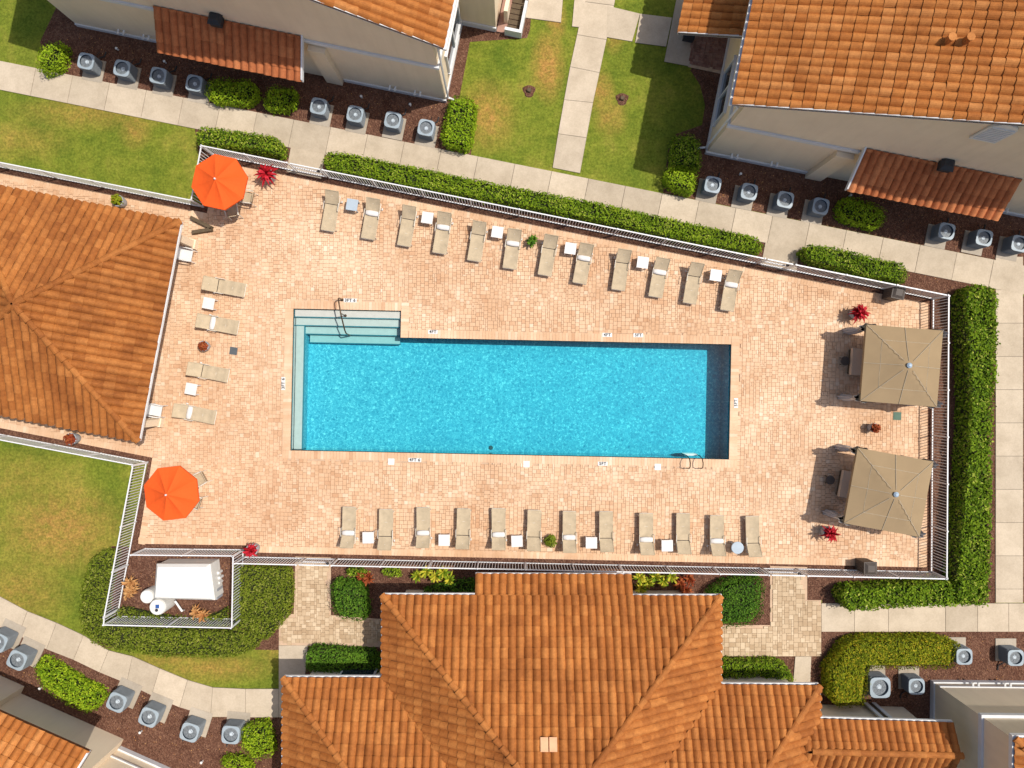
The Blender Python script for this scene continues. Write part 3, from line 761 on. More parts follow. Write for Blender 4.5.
# ---- house at the bottom right
h3 = House('apartment_house', 'cream house with white trim bands at the bottom right corner', W(931.6, 681), R(-.6), -1)
mb = MB(); h3.pr(mb, 0, 9, 0, 9, 0, 5.45); h3.part('wall', mb, 'stucco')
h3.bx('plinth', 'white_trim', -.07, 9, -.07, -.002, 0, .28); h3.bx('plinth', 'white_trim', -.07, -.002, 0, 9, 0, .28)
h3.bx('sill_band', 'white_trim', -.03, 9, -.05, -.002, .60, .70)
h3.bx('trim_band', 'white_trim', -.10, 9, -.13, -.002, 3.45, 3.66); h3.bx('trim_band', 'white_trim', -.10, -.002, 0, 9, 3.45, 3.66)
rf = Roof(h3.e, 'roof', 'house_tile', h3.off)
rf.facet([h3.L(-.03, -.08, 5.5), h3.L(-.03, 9, 5.5), h3.L(4.5, 4.5, 7.3)]); rf.facet([h3.L(-.03, -.08, 5.5), h3.L(9, -.08, 5.5), h3.L(4.5, 4.5, 7.3)])
rf.facet([h3.L(9, -.08, 5.5), h3.L(9, 9, 5.5), h3.L(4.5, 4.5, 7.3)], False); rf.facet([h3.L(-.03, 9, 5.5), h3.L(9, 9, 5.5), h3.L(4.5, 4.5, 7.3)], False)
rf.hip(h3.L(-.03, -.08, 5.5), h3.L(4.5, 4.5, 7.3)); r = rf.finish()
mb = MB(); h3.pr(mb, -.13, -.035, -.2, 9, 5.3, 5.5); h3.part('gutter', mb, 'white_metal', r)
mb = MB(); h3.pr(mb, -.03, 9, -.2, -.085, 5.3, 5.5); h3.part('gutter', mb, 'white_metal', r)
h3.vents((1.55, 3.05), .62)

# ---- house at the bottom left
h4 = House('apartment_house', 'cream house with deep orange pent roof at the bottom left corner', W(123.7, 739), -R(24), -1)
mb = MB(); h4.pr(mb, -10, 0, 0, 6, 0, 5.6); h4.part('wall', mb, 'stucco')
mb = MB(); h4.pr(mb, .005, 9, .43, 6, 0, 5.6); h4.part('wall', mb, 'stucco')
mb = MB(); h4.pr(mb, -10, -5.35, -.38, -.004, 0, 3.4); h4.part('buttress', mb, 'stucco')
h4.bx('plinth', 'white_trim', .02, 9, .34, .425, 0, .26)
h4.bx('sill_band', 'white_trim', .02, 9, .38, .426, .75, .83)
ea, eb = toL(h4, W(90, 752, 4.2))
h4.pent(-10, ea, 4.2 + .5 * (-eb + .3), 4.2, -eb, 'pent_roof', 'house_tile')

# ---- clubhouse
CLE = 2.8
def E(x, y, h=CLE):
    p = W(x, y, CLE); return (p[0], p[1], h)
PXM = FPX / (CAM_H - CLE); PIT = .5
def EH(x, y, d): return E(x, y, CLE + PIT * d / PXM)
off = (*W(551, 700, CLE), 0)
club = thing('clubhouse', 'large orange tiled hip-roofed clubhouse below the pool deck', 'building', off)
rf = Roof(club, 'roof', 'club_tile', off)
hw = 168.5
rf.facet([E(383, 595.5), E(720, 596.5), EH(551.5, 764, hw)])
rf.facet([EH(475, 577, -18.5), EH(633, 577.6, -18.5), E(633, 596), E(475, 596)])
rf.facet([E(383, 595.5), EH(551.5, 764, hw), EH(551.5, 847, hw), E(383, 678.5)])
rf.facet([E(720, 596.5), EH(551.5, 764, hw), EH(551.5, 853, hw), E(720, 685)])
rf.facet([E(284, 678), E(383, 678.5), EH(551.5, 847, hw), EH(453, 847, 169)])
rf.facet([E(284, 678), EH(453, 847, 169), EH(420, 880, 136), E(284, 880)])
rf.facet([E(720, 685), E(819, 686), EH(651, 854, 168), EH(552, 853, 168)])
rf.facet([E(819, 686), E(819, 880), EH(683, 880, 136), EH(651, 854, 168)])
for a, b in ((E(383, 595.5), EH(551.5, 764, hw)), (E(720, 596.5), EH(551.5, 764, hw)), (E(284, 678), EH(453, 847, 169)), (E(819, 686), EH(651, 854, 168)), (EH(551.5, 764, hw), EH(551.5, 850, hw))): rf.hip(a, b)
we = 25.2
rf.facet([E(800, 719), E(953, 723), EH(953, 723 + we, we), EH(800, 719 + we, we)]); rf.facet([E(800, 719 + 2 * we), E(953, 723 + 2 * we), EH(953, 723 + we, we), EH(800, 719 + we, we)])
rf.hip(EH(953, 723 + we, we), EH(806, 719 + we, we))
croof = rf.finish()
mb = MB()
def ebar(a, b, z=CLE - .02, w=.065):
    p, q = W(*a, CLE), W(*b, CLE); d = (Vector(q) - Vector(p)).normalized(); n = Vector((-d.y, d.x)) * w
    p, q = Vector(p), Vector(q)
    mb.prism([tuple(p), tuple(q), tuple(q + n), tuple(p + n)], z - .12, z - .01, 0, 0, True, True)
for a, b in (((383, 595), (475, 595)), ((633, 596), (722, 596)), ((284, 677.5), (382, 677.5)), ((721, 684.5), (819, 685)), ((820, 718.5), (953, 722.5)), ((281.5, 880), (283.6, 678)), ((382.6, 678), (382.6, 595)), ((720.4, 596), (720.4, 684)), ((819.4, 686), (819.4, 718))):
    ebar(a, b)
p, q = Vector(EH(475, 577, -18.5)), Vector(EH(633, 577.6, -18.5)); mb.prism([tuple(p[:2]), tuple(q[:2]), (q.x, q.y + .065), (p.x, p.y + .065)], p.z - .12, p.z - .01, 0, 0, True, True)
build('gutter', mb, 'white_metal', croof, off)
for q in (540.5, 549.5):                                     # two replaced tiles
    x0, y0 = q, 744.5
    hz = 2.8 + .5 * (Vector(E(540, 596)).y - W(x0, y0, 5.8)[1])
    p = W(x0, y0, 5.9); y_e = E(540, 596)[1]; z = CLE + PIT * (y_e - p[1]) + .115
    mb = MB(); mb.box((0, 0, 0), (.31, .52, .035)); o = build('replaced_tile', mb, 'new_tile', croof); o.location = (p[0] + .17 - off[0], p[1] - .2 - off[1], z + .17); o.rotation_euler = (-math.atan(PIT), 0, 0)
mb = MB()
def WE(x, y, inx, iny): p = W(x, y, CLE); return (p[0] + inx, p[1] + iny)
ov = .6
mb.prism([WE(383, 595, ov, -ov), WE(720, 596, -ov, -ov), WE(720, 900, -ov, 0), WE(383, 900, ov, 0)], 0, 2.75, 0, 0, False)
mb.prism([WE(284, 678, ov, -ov), WE(383, 678, ov - .01, -ov), WE(383, 900, ov - .01, 0), WE(284, 900, ov, 0)], 0, 2.75, 0, 0, False)
mb.prism([WE(720, 685, -ov + .01, -ov), WE(819, 686, -ov, -ov), WE(819, 900, -ov, 0), WE(720, 900, -ov + .01, 0)], 0, 2.75, 0, 0, False)
mb.prism([WE(819, 719, -ov + .01, -ov), WE(953, 723, -ov, -ov), WE(953, 723 + 2 * we, -ov, ov), WE(819, 719 + 2 * we, -ov + .01, ov)], 0, 2.75, 0, 0, False)
build('wall', mb, 'stucco', club, off)
for (x0, x1, y) in ((330, 368, 678),):                          # window of the left wing
    a, b = WE(x0, y, 0, -ov + .05), WE(x1, y, 0, -ov + .05)
    mb = MB(); mb.prism([a, b, (b[0], b[1] + .05), (a[0], a[1] + .05)], .5, 2.0, 0, 0, True, True); w = build('window', mb, 'white_trim', club, off)
    mb = MB(); mb.prism([(a[0] + .1, a[1] + .052), (b[0] - .1, a[1] + .052), (b[0] - .1, a[1] + .065), (a[0] + .1, a[1] + .065)], .6, 1.9, 0, 0, True, True); build('pane', mb, 'window_glass', w, off)
for x0 in (896, 905):
    a, b = WE(x0, 721, 0, -ov + .06), WE(x0 + 4, 721, 0, -ov + .06)
    mb = MB(); mb.prism([a, b, (b[0], b[1] + .08), (a[0], a[1] + .08)], 0, 2.3, 0, 0, True, True); build('pilaster', mb, 'white_trim', club, off)
mb = MB(); a, b = WE(900, 721, 0, -ov + .06), WE(905, 721, 0, -ov + .06); mb.prism([a, b, (b[0], b[1] + .03), (a[0], a[1] + .03)], .05, 2.2, 0, 0, True, True); build('door', mb, 'wood_dark', club, off)

# ---- pavilion
off = (*W(50, 310, CLE), 0)
pav = thing('pavilion', 'square open pavilion with orange hip roof at the left end of the deck', 'building', off)
ct = Vector((50, 310)); s_ = 111.5; ux = Vector((.982, .189)); uy = Vector((-.189, .982))
cor = [ct + ux * s_ * a + uy * s_ * b for a, b in ((1, -1), (1, 1), (-1, 1), (-1, -1))]
apx = W(50, 310, CLE); apex = (apx[0], apx[1], CLE + 2.2)
cw = [E(*c) for c in cor]
rf = Roof(pav, 'roof', 'pavilion_tile', off)
for i in range(4): rf.facet([cw[i], cw[(i + 1) % 4], apex]); rf.hip(cw[i], apex)
r = rf.finish()
mb = MB()
for i in range(4):
    a, b = Vector(cw[i][:2]), Vector(cw[(i + 1) % 4][:2]); d = (b - a).normalized(); n = Vector((-d.y, d.x)) * (.065 if i == 0 else .02)
    mb.prism([tuple(a), tuple(b), tuple(b + n), tuple(a + n)], CLE - .13, CLE - .01, 0, 0, True, True)
build('gutter', mb, 'white_metal', r, off)
for i in range(4):
    p = Vector(apx) + (Vector(cw[i][:2]) - Vector(apx)) * .88
    mb = MB(); mb.box((p.x, p.y, 1.35), (.32, .32, 2.7), -TH); mb.box((p.x, p.y, .2), (.44, .44, .4), -TH); build('column', mb, 'stucco', pav, off)
mb = MB(); q = [tuple(Vector(apx) + (Vector(c[:2]) - Vector(apx)) * .62) for c in cw]; mb.prism(q, 0, 2.7, 0, 0, False); build('wall', mb, 'stucco', pav, off)

# ------------------------------------------------------------------ fences and gates
FH = 1.30
def fence(name, label, pts, post_step=2.35, cat='fence'):
    """pts: photo positions of the top rail"""
    P = [Vector(W(x, y, FH)) for x, y in pts]
    off = (P[0].x, P[0].y, 0); e = thing(name, label, cat, off); pk = MB(); first = True
    for a, b in zip(P[:-1], P[1:]):
        d = b - a; L_ = d.length; d.normalize(); rot = math.atan2(d.y, d.x)
        m_ = (a + b) / 2
        for z, hh in ((FH - .02, .045), (.12, .045)):
            mb = MB(); mb.box((m_.x, m_.y, z), (L_, .05, hh), rot); build('rail', mb, 'white_metal', e, off)
        n = max(1, round(L_ / post_step))
        for i in range(0 if first else 1, n + 1):
            p = a + d * (L_ * i / n); mb = MB(); mb.box((p.x, p.y, (FH + .03) / 2), (.056, .056, FH + .03), rot); mb.box((p.x, p.y, FH + .035), (.066, .066, .02), rot)
            build('post', mb, 'white_metal', e, off)
        first = False
        for i in range(1, int(L_ / .135)):
            p = a + d * (i * .135); pk.box((p.x, p.y, FH / 2 + .03), (.028, .022, FH - .12), rot, bottom=False)
    o = build('pickets', pk, 'white_metal', e, off); o['kind'] = 'stuff'; return e
def top_y(x): return 145.5 + (x - 201) * (295.5 - 145.5) / (949 - 201)
def bot_y(x): return 563.5 + (x - 234) * (579 - 563.5) / (947 - 234)
fence('picket_fence', 'white picket fence between the upper left lawn and the pavilion', [(-60, 150.5), (190, 200)])
fence('picket_fence', 'short white picket fence behind the upper orange umbrella', [(191, 200), (201, 146.5)])
fence('picket_fence', 'white picket fence along the hedge left of the upper gate', [(201.5, top_y(201.5)), (287, top_y(287))])
fence('picket_fence', 'long white picket fence behind the upper row of loungers', [(322.5, top_y(322.5)), (765, top_y(765))])
fence('picket_fence', 'white picket fence behind the upper brown bin', [(796, top_y(796)), (948, 295.3)])
fence('picket_fence', 'white picket fence beside the two beige gazebos and long hedge', [(949, 296), (947, 578.4)])
fence('picket_fence', 'white picket fence behind the lower brown bin', [(946.5, 579), (808, bot_y(808))])
fence('picket_fence', 'long white picket fence behind the lower row of loungers', [(769, bot_y(769)), (331.5, bot_y(331.5))])
fence('picket_fence', 'short white picket fence beside the equipment enclosure and lower left gate', [(296, bot_y(296)), (235, 563.5)])
fence('picket_fence', 'white picket fence between the pool deck and the equipment enclosure', [(131, 555), (232.5, 556)])
fence('picket_fence', 'white picket fence along the lower left lawn beside the orange umbrella', [(132.6, 466), (121, 527), (104, 617)])
fence('picket_fence', 'white picket fence below the pavilion along the lower left lawn', [(-60, 428.5), (133, 465)])
fence('picket_fence', 'white picket fence on the hedge side of the equipment enclosure', [(104, 618), (103.4, 625), (231, 628)])
fence('picket_fence', 'short white picket fence at the right end of the equipment enclosure', [(233, 556.5), (231.7, 627)])
def gate(label, a, b):
    A, Bv = Vector(W(*a, FH)), Vector(W(*b, FH)); d = Bv - A; L_ = d.length; d.normalize(); rot = math.atan2(d.y, d.x); m_ = (A + Bv) / 2
    off = (m_.x, m_.y, 0); e = thing('picket_gate', label, 'gate', off, 0, 'white gates of the pool fence')
    mb = MB()
    for z in (FH - .02, .16, .75): mb.box((m_.x, m_.y, z), (L_ - .16, .05, .05), rot)
    for sg in (-1, 1): p = m_ + d * sg * (L_ / 2 - .1); mb.box((p.x, p.y, .68), (.05, .05, 1.2), rot)
    build('gate_frame', mb, 'white_metal', e, off)
    pk = MB()
    for i in range(1, int((L_ - .2) / .11)): p = A + d * (.1 + i * .11); pk.box((p.x, p.y, .70), (.02, .02, 1.1), rot, bottom=False)
    o = build('pickets', pk, 'white_metal', e, off); o['kind'] = 'stuff'
    p = A + d * (L_ - .22); mb = MB(); mb.box((p.x, p.y, 1.0), (.1, .12, .16), rot); build('latch', mb, 'lantern', e, off)
gate('white picket gate at the upper left concrete path', (288, top_y(288)), (321.5, top_y(321.5)))
gate('white picket gate at the upper right concrete path', (766, top_y(766)), (795, top_y(795)))
gate('white picket gate over the lower left paved path', (297, bot_y(297)), (330.5, bot_y(330.5)))
gate('white picket gate over the lower right paved path', (770, bot_y(770)), (807, bot_y(807)))

# ------------------------------------------------------------------ hedges and plants
def leaves(mb, P, N, size, rvs, aspect=0.55):
    """P (n,3) centres, N (n,3) leaf normals; pointed leaves of four corners"""
    n = len(P); ref = rng.normal(size=(n, 3)); u = np.cross(N, ref); u /= np.linalg.norm(u, axis=1)[:, None] + 1e-9
    w = np.cross(N, u); s_ = size[:, None]
    V = np.stack([P - u * s_, P + w * s_ * aspect, P + u * s_, P - w * s_ * aspect], 1)
    V[:, 2, 2] -= size * .25
    b = len(mb.v); mb.v += V.reshape(-1, 3).tolist()
    F = (np.arange(n)[:, None] * 4 + np.arange(4)[None] + b).tolist()
    mb.f += F; mb.m += [0] * n; mb.rv += rvs.tolist()
def pt_in(polys, n):
    allp = np.array([p for q in polys for p in q]); lo_, hi_ = allp.min(0), allp.max(0)
    out_ = np.zeros((0, 2))
    while len(out_) < n:
        c = rng.uniform(lo_, hi_, (n * 2, 2)); k = np.zeros(len(c), bool)
        for q in polys: k |= inside(q, c[:, 0], c[:, 1])
        out_ = np.vstack([out_, c[k]])
    return out_[:n]
def area(q): return abs(sum(q[i][0] * q[(i + 1) % len(q)][1] - q[(i + 1) % len(q)][0] * q[i][1] for i in range(len(q)))) / 2
HEDGES = []
def hedge(label, pix, h, mat, size=.055, dens=420, name='hedge', rough=.10, cat='hedge', hf=None, round_=0.0):
    """pix: list of photo outlines of the leafy top"""
    polys = []
    for q in pix:
        cx, cy_ = sum(p[0] for p in q) / len(q), sum(p[1] for p in q) / len(q); o_ = []
        for x, y in q:
            v = Vector((x - cx, y - cy_)).normalized(); t_ = Vector((512 - x, 384 - y)).normalized()
            o_.append(W(x, y, h * (hf(x, y) if hf else min(1, max(0, .5 - .9 * v.dot(t_))))))
        polys.append(o_)
    mb = MB(); A_ = sum(area(q) for q in polys); n = int(A_ * dens)
    P2 = pt_in(polys, n)
    # distance to the outline, for rounded shoulders
    dist = np.full(n, 9.0)
    if len(polys) == 1:
        q = polys[0]
        for i in range(len(q)):
            a, b = np.array(q[i]), np.array(q[(i + 1) % len(q)]); ab = b - a; L2 = ab @ ab
            tt_ = np.clip(((P2 - a) @ ab) / L2, 0, 1); dist = np.minimum(dist, np.linalg.norm(P2 - (a + tt_[:, None] * ab), axis=1))
    lump = .5 * np.sin(P2[:, 0] * 3.1 + np.sin(P2[:, 1] * 2.3) * 2) + .5 * np.sin(P2[:, 1] * 3.7 + np.cos(P2[:, 0] * 2.9) * 2)
    z = h + lump * rough * .6 + rng.normal(0, rough * .45, n) - np.abs(rng.normal(0, .04, n))
    shoot = rng.random(n) < .02; z[shoot] += rng.uniform(.05, .2, shoot.sum())
    if round_: z -= np.clip(1 - dist / round_, 0, 1) ** 2 * h * .55
    Nn = np.stack([rng.normal(0, .55, n), rng.normal(0, .55, n), np.ones(n)], 1); Nn /= np.linalg.norm(Nn, axis=1)[:, None]
    clump = .5 + .5 * lump
    rv = np.clip(rng.random(n) * .7 + clump * .28, .01, .99)
    leaves(mb, np.column_stack([P2, z]), Nn, rng.uniform(.6, 1.35, n) * size, rv)
    for q in polys:                                             # the sides
        q = [Vector(p) for p in q]
        ar = sum(q[i].x * q[(i + 1) % len(q)].y - q[(i + 1) % len(q)].x * q[i].y for i in range(len(q)))
        for i in range(len(q)):
            a, b = q[i], q[(i + 1) % len(q)]; d = b - a; L_ = d.length
            if L_ < .01: continue
            nv = Vector((d.y, -d.x)).normalized() * (1 if ar > 0 else -1); m_ = int(L_ * h * dens * .7)
            if m_ < 1: continue
            tt_ = rng.random(m_); zz = rng.random(m_) * h
            pp = np.column_stack([a.x + d.x * tt_ + nv.x * rng.normal(0, .05, m_), a.y + d.y * tt_ + nv.y * rng.normal(0, .05, m_), zz])
            mid = pp[:, :2].copy()
            if len(polys) > 1:
                k = np.ones(m_, bool)
                for o_ in polys:
                    if o_ is not None: k &= ~inside(o_, mid[:, 0] + nv.x * .15, mid[:, 1] + nv.y * .15)
                pp = pp[k]; m_ = len(pp)
                if m_ < 1: continue
            nn_ = np.column_stack([nv.x + rng.normal(0, .4, m_), nv.y + rng.normal(0, .4, m_), .4 + rng.normal(0, .4, m_)]); nn_ /= np.linalg.norm(nn_, axis=1)[:, None]
            leaves(mb, pp, nn_, rng.uniform(.6, 1.3, m_) * size, np.clip(rng.random(m_) * .8, .01, .99))
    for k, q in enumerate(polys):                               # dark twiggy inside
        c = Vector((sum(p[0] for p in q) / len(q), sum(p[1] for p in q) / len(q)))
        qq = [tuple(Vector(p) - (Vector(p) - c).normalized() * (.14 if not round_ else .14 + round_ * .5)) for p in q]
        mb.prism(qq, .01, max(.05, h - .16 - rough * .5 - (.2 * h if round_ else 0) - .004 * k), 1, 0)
    return solo(name, mb, [mat, 'twig'], label, cat)
def oval(cx, cy_, rx, ry, rot=0, n=14, sq=1.0):
    o = []
    for i in range(n):
        a = 2 * math.pi * i / n; c, s_ = math.cos(a), math.sin(a)
        c = math.copysign(abs(c) ** sq, c); s_ = math.copysign(abs(s_) ** sq, s_)
        x, y = rx * c, ry * s_; r_ = math.radians(rot)
        o.append((cx + x * math.cos(r_) - y * math.sin(r_), cy_ + x * math.sin(r_) + y * math.cos(r_)))
    return o
hedge('clipped green hedge above the upper orange umbrella', [[(196, 133), (202, 127), (218, 128), (280, 143), (288, 150), (286, 160), (240, 152), (197, 143)]], .95, 'leaf_green')
hedge('long clipped green hedge behind the upper row of loungers', [[(323, 160), (328, 152), (345, 153), (430, 170), (500, 185), (600, 204), (700, 225), (757, 237), (763, 245), (760, 253), (700, 242), (600, 222), (500, 203), (400, 183), (326, 168)]], .95, 'leaf_green', rough=.13)
hedge('clipped green hedge behind the upper brown bin', [[(796, 254), (802, 249), (830, 252), (880, 259), (903, 263), (909, 272), (906, 282), (870, 276), (800, 262)]], .95, 'leaf_green', rough=.13)
hedge('tall L-shaped hedge beside the right hand fence and walkway', [[(960, 298), (965, 289), (976, 286), (992, 290), (993, 340), (992, 430), (990, 520), (988, 595), (984, 604), (953, 604), (954, 586), (957, 500), (959, 400)], [(831, 590), (836, 583), (952, 583), (954, 606), (900, 607), (838, 603)]], 1.15, 'leaf_green', size=.07, dens=380, rough=.16)
hedge('rounded rectangular hedge at the corner of the top left house', [[(450, 98), (457, 95), (471, 97), (476, 104), (472, 148), (466, 154), (446, 149), (443, 142)]], .9, 'leaf_lime', round_=.25)
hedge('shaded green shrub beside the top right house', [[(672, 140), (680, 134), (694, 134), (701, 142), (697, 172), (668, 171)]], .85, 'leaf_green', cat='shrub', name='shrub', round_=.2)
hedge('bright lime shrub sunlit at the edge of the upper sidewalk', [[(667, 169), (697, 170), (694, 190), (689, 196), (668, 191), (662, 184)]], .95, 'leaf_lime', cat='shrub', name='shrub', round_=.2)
hedge('bright lime bush at the far upper left', [oval(54, 59, 18, 17, 10, 12, .8)], .9, 'leaf_lime', cat='shrub', name='shrub', round_=.3, rough=.15)
hedge('lime bush right of the fourth air conditioner, by the top left house', [oval(233, 93, 29, 14, 12, 12, .8)], .8, 'leaf_lime', cat='shrub', name='shrub', round_=.3, rough=.15)
hedge('small lime bush left of the fifth air conditioner, by the top left house', [oval(281, 100, 18, 14, 12, 12, .8)], .75, 'leaf_lime', cat='shrub', name='shrub', round_=.3, rough=.15)
hedge('lime bush between the air conditioners of the top right house', [oval(860, 214, 27, 14, 8, 12, .8)], .75, 'leaf_lime', cat='shrub', name='shrub', round_=.35, rough=.16)
hedge('mossy low hedge wrapped round the equipment enclosure', [[(95, 558), (108, 549), (122, 548), (110, 600), (107, 628), (82, 634), (79, 612), (82, 582)], [(82, 626), (104, 627), (232, 629), (268, 630), (258, 645), (235, 654), (160, 657), (118, 651), (92, 643)], [(235, 566), (292, 566), (295, 588), (290, 614), (266, 640), (233, 630)]], .50, 'leaf_moss', size=.05, dens=480, rough=.07)
hedge('low mossy planting inside the equipment enclosure fence', [[(122, 608), (135, 611), (155, 616), (190, 618), (220, 612), (230, 606), (230, 625), (108, 623), (112, 612)]], .35, 'leaf_moss', size=.05, dens=330, name='shrub', cat='shrub', rough=.12)
hedge('square clipped shrub beside the lower left gate path', [[(333, 584), (338, 578), (362, 579), (368, 586), (368, 615), (362, 621), (340, 619), (333, 612)]], 1.0, 'leaf_dense', size=.05, dens=520, name='shrub', cat='shrub', round_=.3)
hedge('clipped hedge strip beneath the left eave of the clubhouse', [[(306, 655), (312, 648), (376, 648), (382, 655), (380, 671), (306, 671)]], .8, 'leaf_dense', dens=460)
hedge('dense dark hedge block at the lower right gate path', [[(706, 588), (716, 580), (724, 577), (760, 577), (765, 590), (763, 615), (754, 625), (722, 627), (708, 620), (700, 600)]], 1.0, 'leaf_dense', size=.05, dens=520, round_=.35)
hedge('green hedge beneath the right eave of the clubhouse', [[(714, 657), (770, 657), (785, 665), (793, 678), (794, 690), (772, 690), (765, 676), (714, 672)]], .75, 'leaf_green', dens=430)
hedge('golden green L-shaped hedge at the bottom right', [[(832, 648), (838, 638), (855, 633), (930, 633), (948, 638), (954, 650), (952, 667), (868, 668), (864, 704), (838, 706), (830, 698), (829, 670)]], .95, 'leaf_gold', size=.05, dens=900, rough=.05, round_=.28, hf=lambda x, y: 0 if y < 650 else .9)
hedge('bright green grassy shrub beside the lower left sidewalk', [[(33, 668), (42, 657), (62, 664), (85, 676), (105, 686), (109, 694), (100, 706), (86, 711), (64, 703), (40, 688)]], .45, 'leaf_lime', size=.06, dens=480, name='shrub', cat='shrub', rough=.09, round_=.3)
hedge('lime shrub at the left wall of the clubhouse', [[(243, 728), (255, 719), (270, 718), (275, 730), (273, 754), (250, 762), (240, 748)]], .8, 'leaf_lime', name='shrub', cat='shrub', round_=.3, rough=.16)
hedge('small lime shrub at the bottom edge left of the clubhouse', [oval(238, 764, 18, 11, 0, 10)], .6, 'leaf_lime', name='shrub', cat='shrub', round_=.3, rough=.16)
hedge('young green shrub below the fence right of the lower left gate', [oval(357, 572, 11, 5)], .45, 'leaf_green', name='shrub', cat='shrub', rough=.15)
hedge('small green shrub below the fence above the clubhouse roof', [oval(392, 572, 10, 5)], .4, 'leaf_green', name='shrub', cat='shrub', rough=.15)
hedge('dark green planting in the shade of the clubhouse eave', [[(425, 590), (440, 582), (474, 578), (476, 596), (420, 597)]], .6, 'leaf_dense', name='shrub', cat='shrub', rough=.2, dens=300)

def spiky(mb, c, n, ln, lw, z0, lift, rvlo=.01, rvhi=.99, droop=.35):
    """arching strap leaves round c"""
    for i in range(n):
        a = 2 * math.pi * (i + random.uniform(-.3, .3)) / n; l_ = ln * random.uniform(.7, 1.15); up = lift * random.uniform(.3, 1.3)
        d = Vector((math.cos(a), math.sin(a), 0)); sd = Vector((-d.y, d.x, 0)); prev = None; rv = random.uniform(rvlo, rvhi)
        for k in range(5):
            t_ = k / 4; p = Vector((c[0], c[1], z0)) + d * l_ * t_ + Vector((0, 0, up * math.sin(t_ * 2.2) - droop * l_ * t_ * t_))
            w = lw * (.35 + 1.3 * t_ if t_ < .5 else 2.0 * (1 - t_) + .02); cur = (p - sd * w, p + sd * w)
            if prev: mb.poly([prev[0], prev[1], cur[1], cur[0]], 0, rv)
            prev = cur
for lab, lst, mat in (('yellow green croton plants under the fence left of the clubhouse front', ((417, 576), (426, 572), (435, 577), (443, 573), (449, 580)), 'leaf_croton'),
                      ('yellow green croton plants under the fence right of the clubhouse front', ((640, 578), (648, 583), (656, 577), (664, 582), (672, 577), (641, 589)), 'leaf_croton'),
                      ('rust red foliage plant beside the croton and dark hedge block', ((681, 584), (690, 580), (686, 591)), 'leaf_rust'),
                      ('dry orange grass inside the left of the equipment enclosure', ((129, 583), (131, 590), (127, 594)), 'leaf_straw'),
                      ('dry orange grass inside the lower edge of the equipment enclosure', ((195, 612), (202, 616)), 'leaf_straw'),
                      ('rust red foliage plant left of the croton below the fence', ((362, 577), (368, 579)), 'leaf_rust'),
                      ('weedy green plant between the sixth and seventh upper loungers', ((533, 239), (531, 242)), 'leaf_dense'),):
    mb = MB()
    for p in lst:
        for j in range(2): spiky(mb, W(*p, .45), 11, .36 if 'weedy' not in lab else .28, .045, .12 + .16 * j, .35)
    solo('foliage_plant', mb, mat, lab, 'plant')

def potted(px, label, matl, pr=.24, ph=.5, n=22, ln=.42, lw=.045, kind='spiky', h=.55):
    x, y = W(*px); e = thing('potted_plant', label, 'potted plant', (x, y, .06))
    mb = MB(); mb.lathe([(pr * .72, 0), (pr * .95, ph * .5), (pr, ph), (pr * .86, ph), (pr * .84, ph - .06)], 14, top=False); build('pot', mb, 'pot_grey', e, smooth=False)
    mb = MB(); mb.lathe([(pr * .9, ph - .07), (.01, ph - .06)], 12); build('soil', mb, 'soil', e)
    mb = MB()
    if kind == 'spiky':
        for j in range(3): spiky(mb, (0, 0), n // 2, ln * (1 - .2 * j), lw, ph - .05 + .05 * j, .25 + .12 * j)
    else:
        k = 160; v = rng.normal(size=(k, 3)); v /= np.linalg.norm(v, axis=1)[:, None]; v[:, 2] = np.abs(v[:, 2]) * 1.1
        leaves(mb, v * rng.uniform(.5, 1, (k, 1)) * ln + np.array((0, 0, ph)), v * .5 + rng.normal(0, .4, (k, 3)) + np.array((0, 0, .5)), np.full(k, lw * 1.4), rng.random(k) * .9 + .05)
    build('leaves', mb, matl, e)
potted((272, 178.5), 'red bromeliad in a grey pot beside the upper orange umbrella', 'leaf_red', .30, .6, 26, .62, .055)
potted((852, 314), 'red bromeliad in a grey pot above the upper gazebo', 'leaf_red', .28, .55, 26, .58, .055)
potted((823.5, 530), 'red bromeliad in a grey pot below the lower gazebo', 'leaf_red', .28, .55, 22, .52, .05)
potted((256.5, 547), 'red bromeliad in a grey pot near the lower left gate', 'leaf_red', .28, .55, 22, .42, .055)
potted((207.5, 346.5), 'small rust red plant in a round pot beside the left loungers', 'leaf_rust', .25, .38, 14, .24, .04, 'bush')
potted((869.5, 427.3), 'small rust red plant in a pot between the two gazebos', 'leaf_rust', .22, .45, 14, .24, .04, 'bush')
potted((124, 203.5), 'yellowing plant in a grey pot above the pavilion roof', 'leaf_gold', .28, .5, 14, .28, .045, 'bush')
potted((78, 438), 'rust red plant in a grey pot below the pavilion roof', 'leaf_rust', .28, .5, 14, .28, .045, 'bush')
potted((550.5, 539.5), 'olive green potted shrub between the sixth and seventh lower loungers', 'leaf_moss', .2, .2, 14, .32, .05, 'bush')

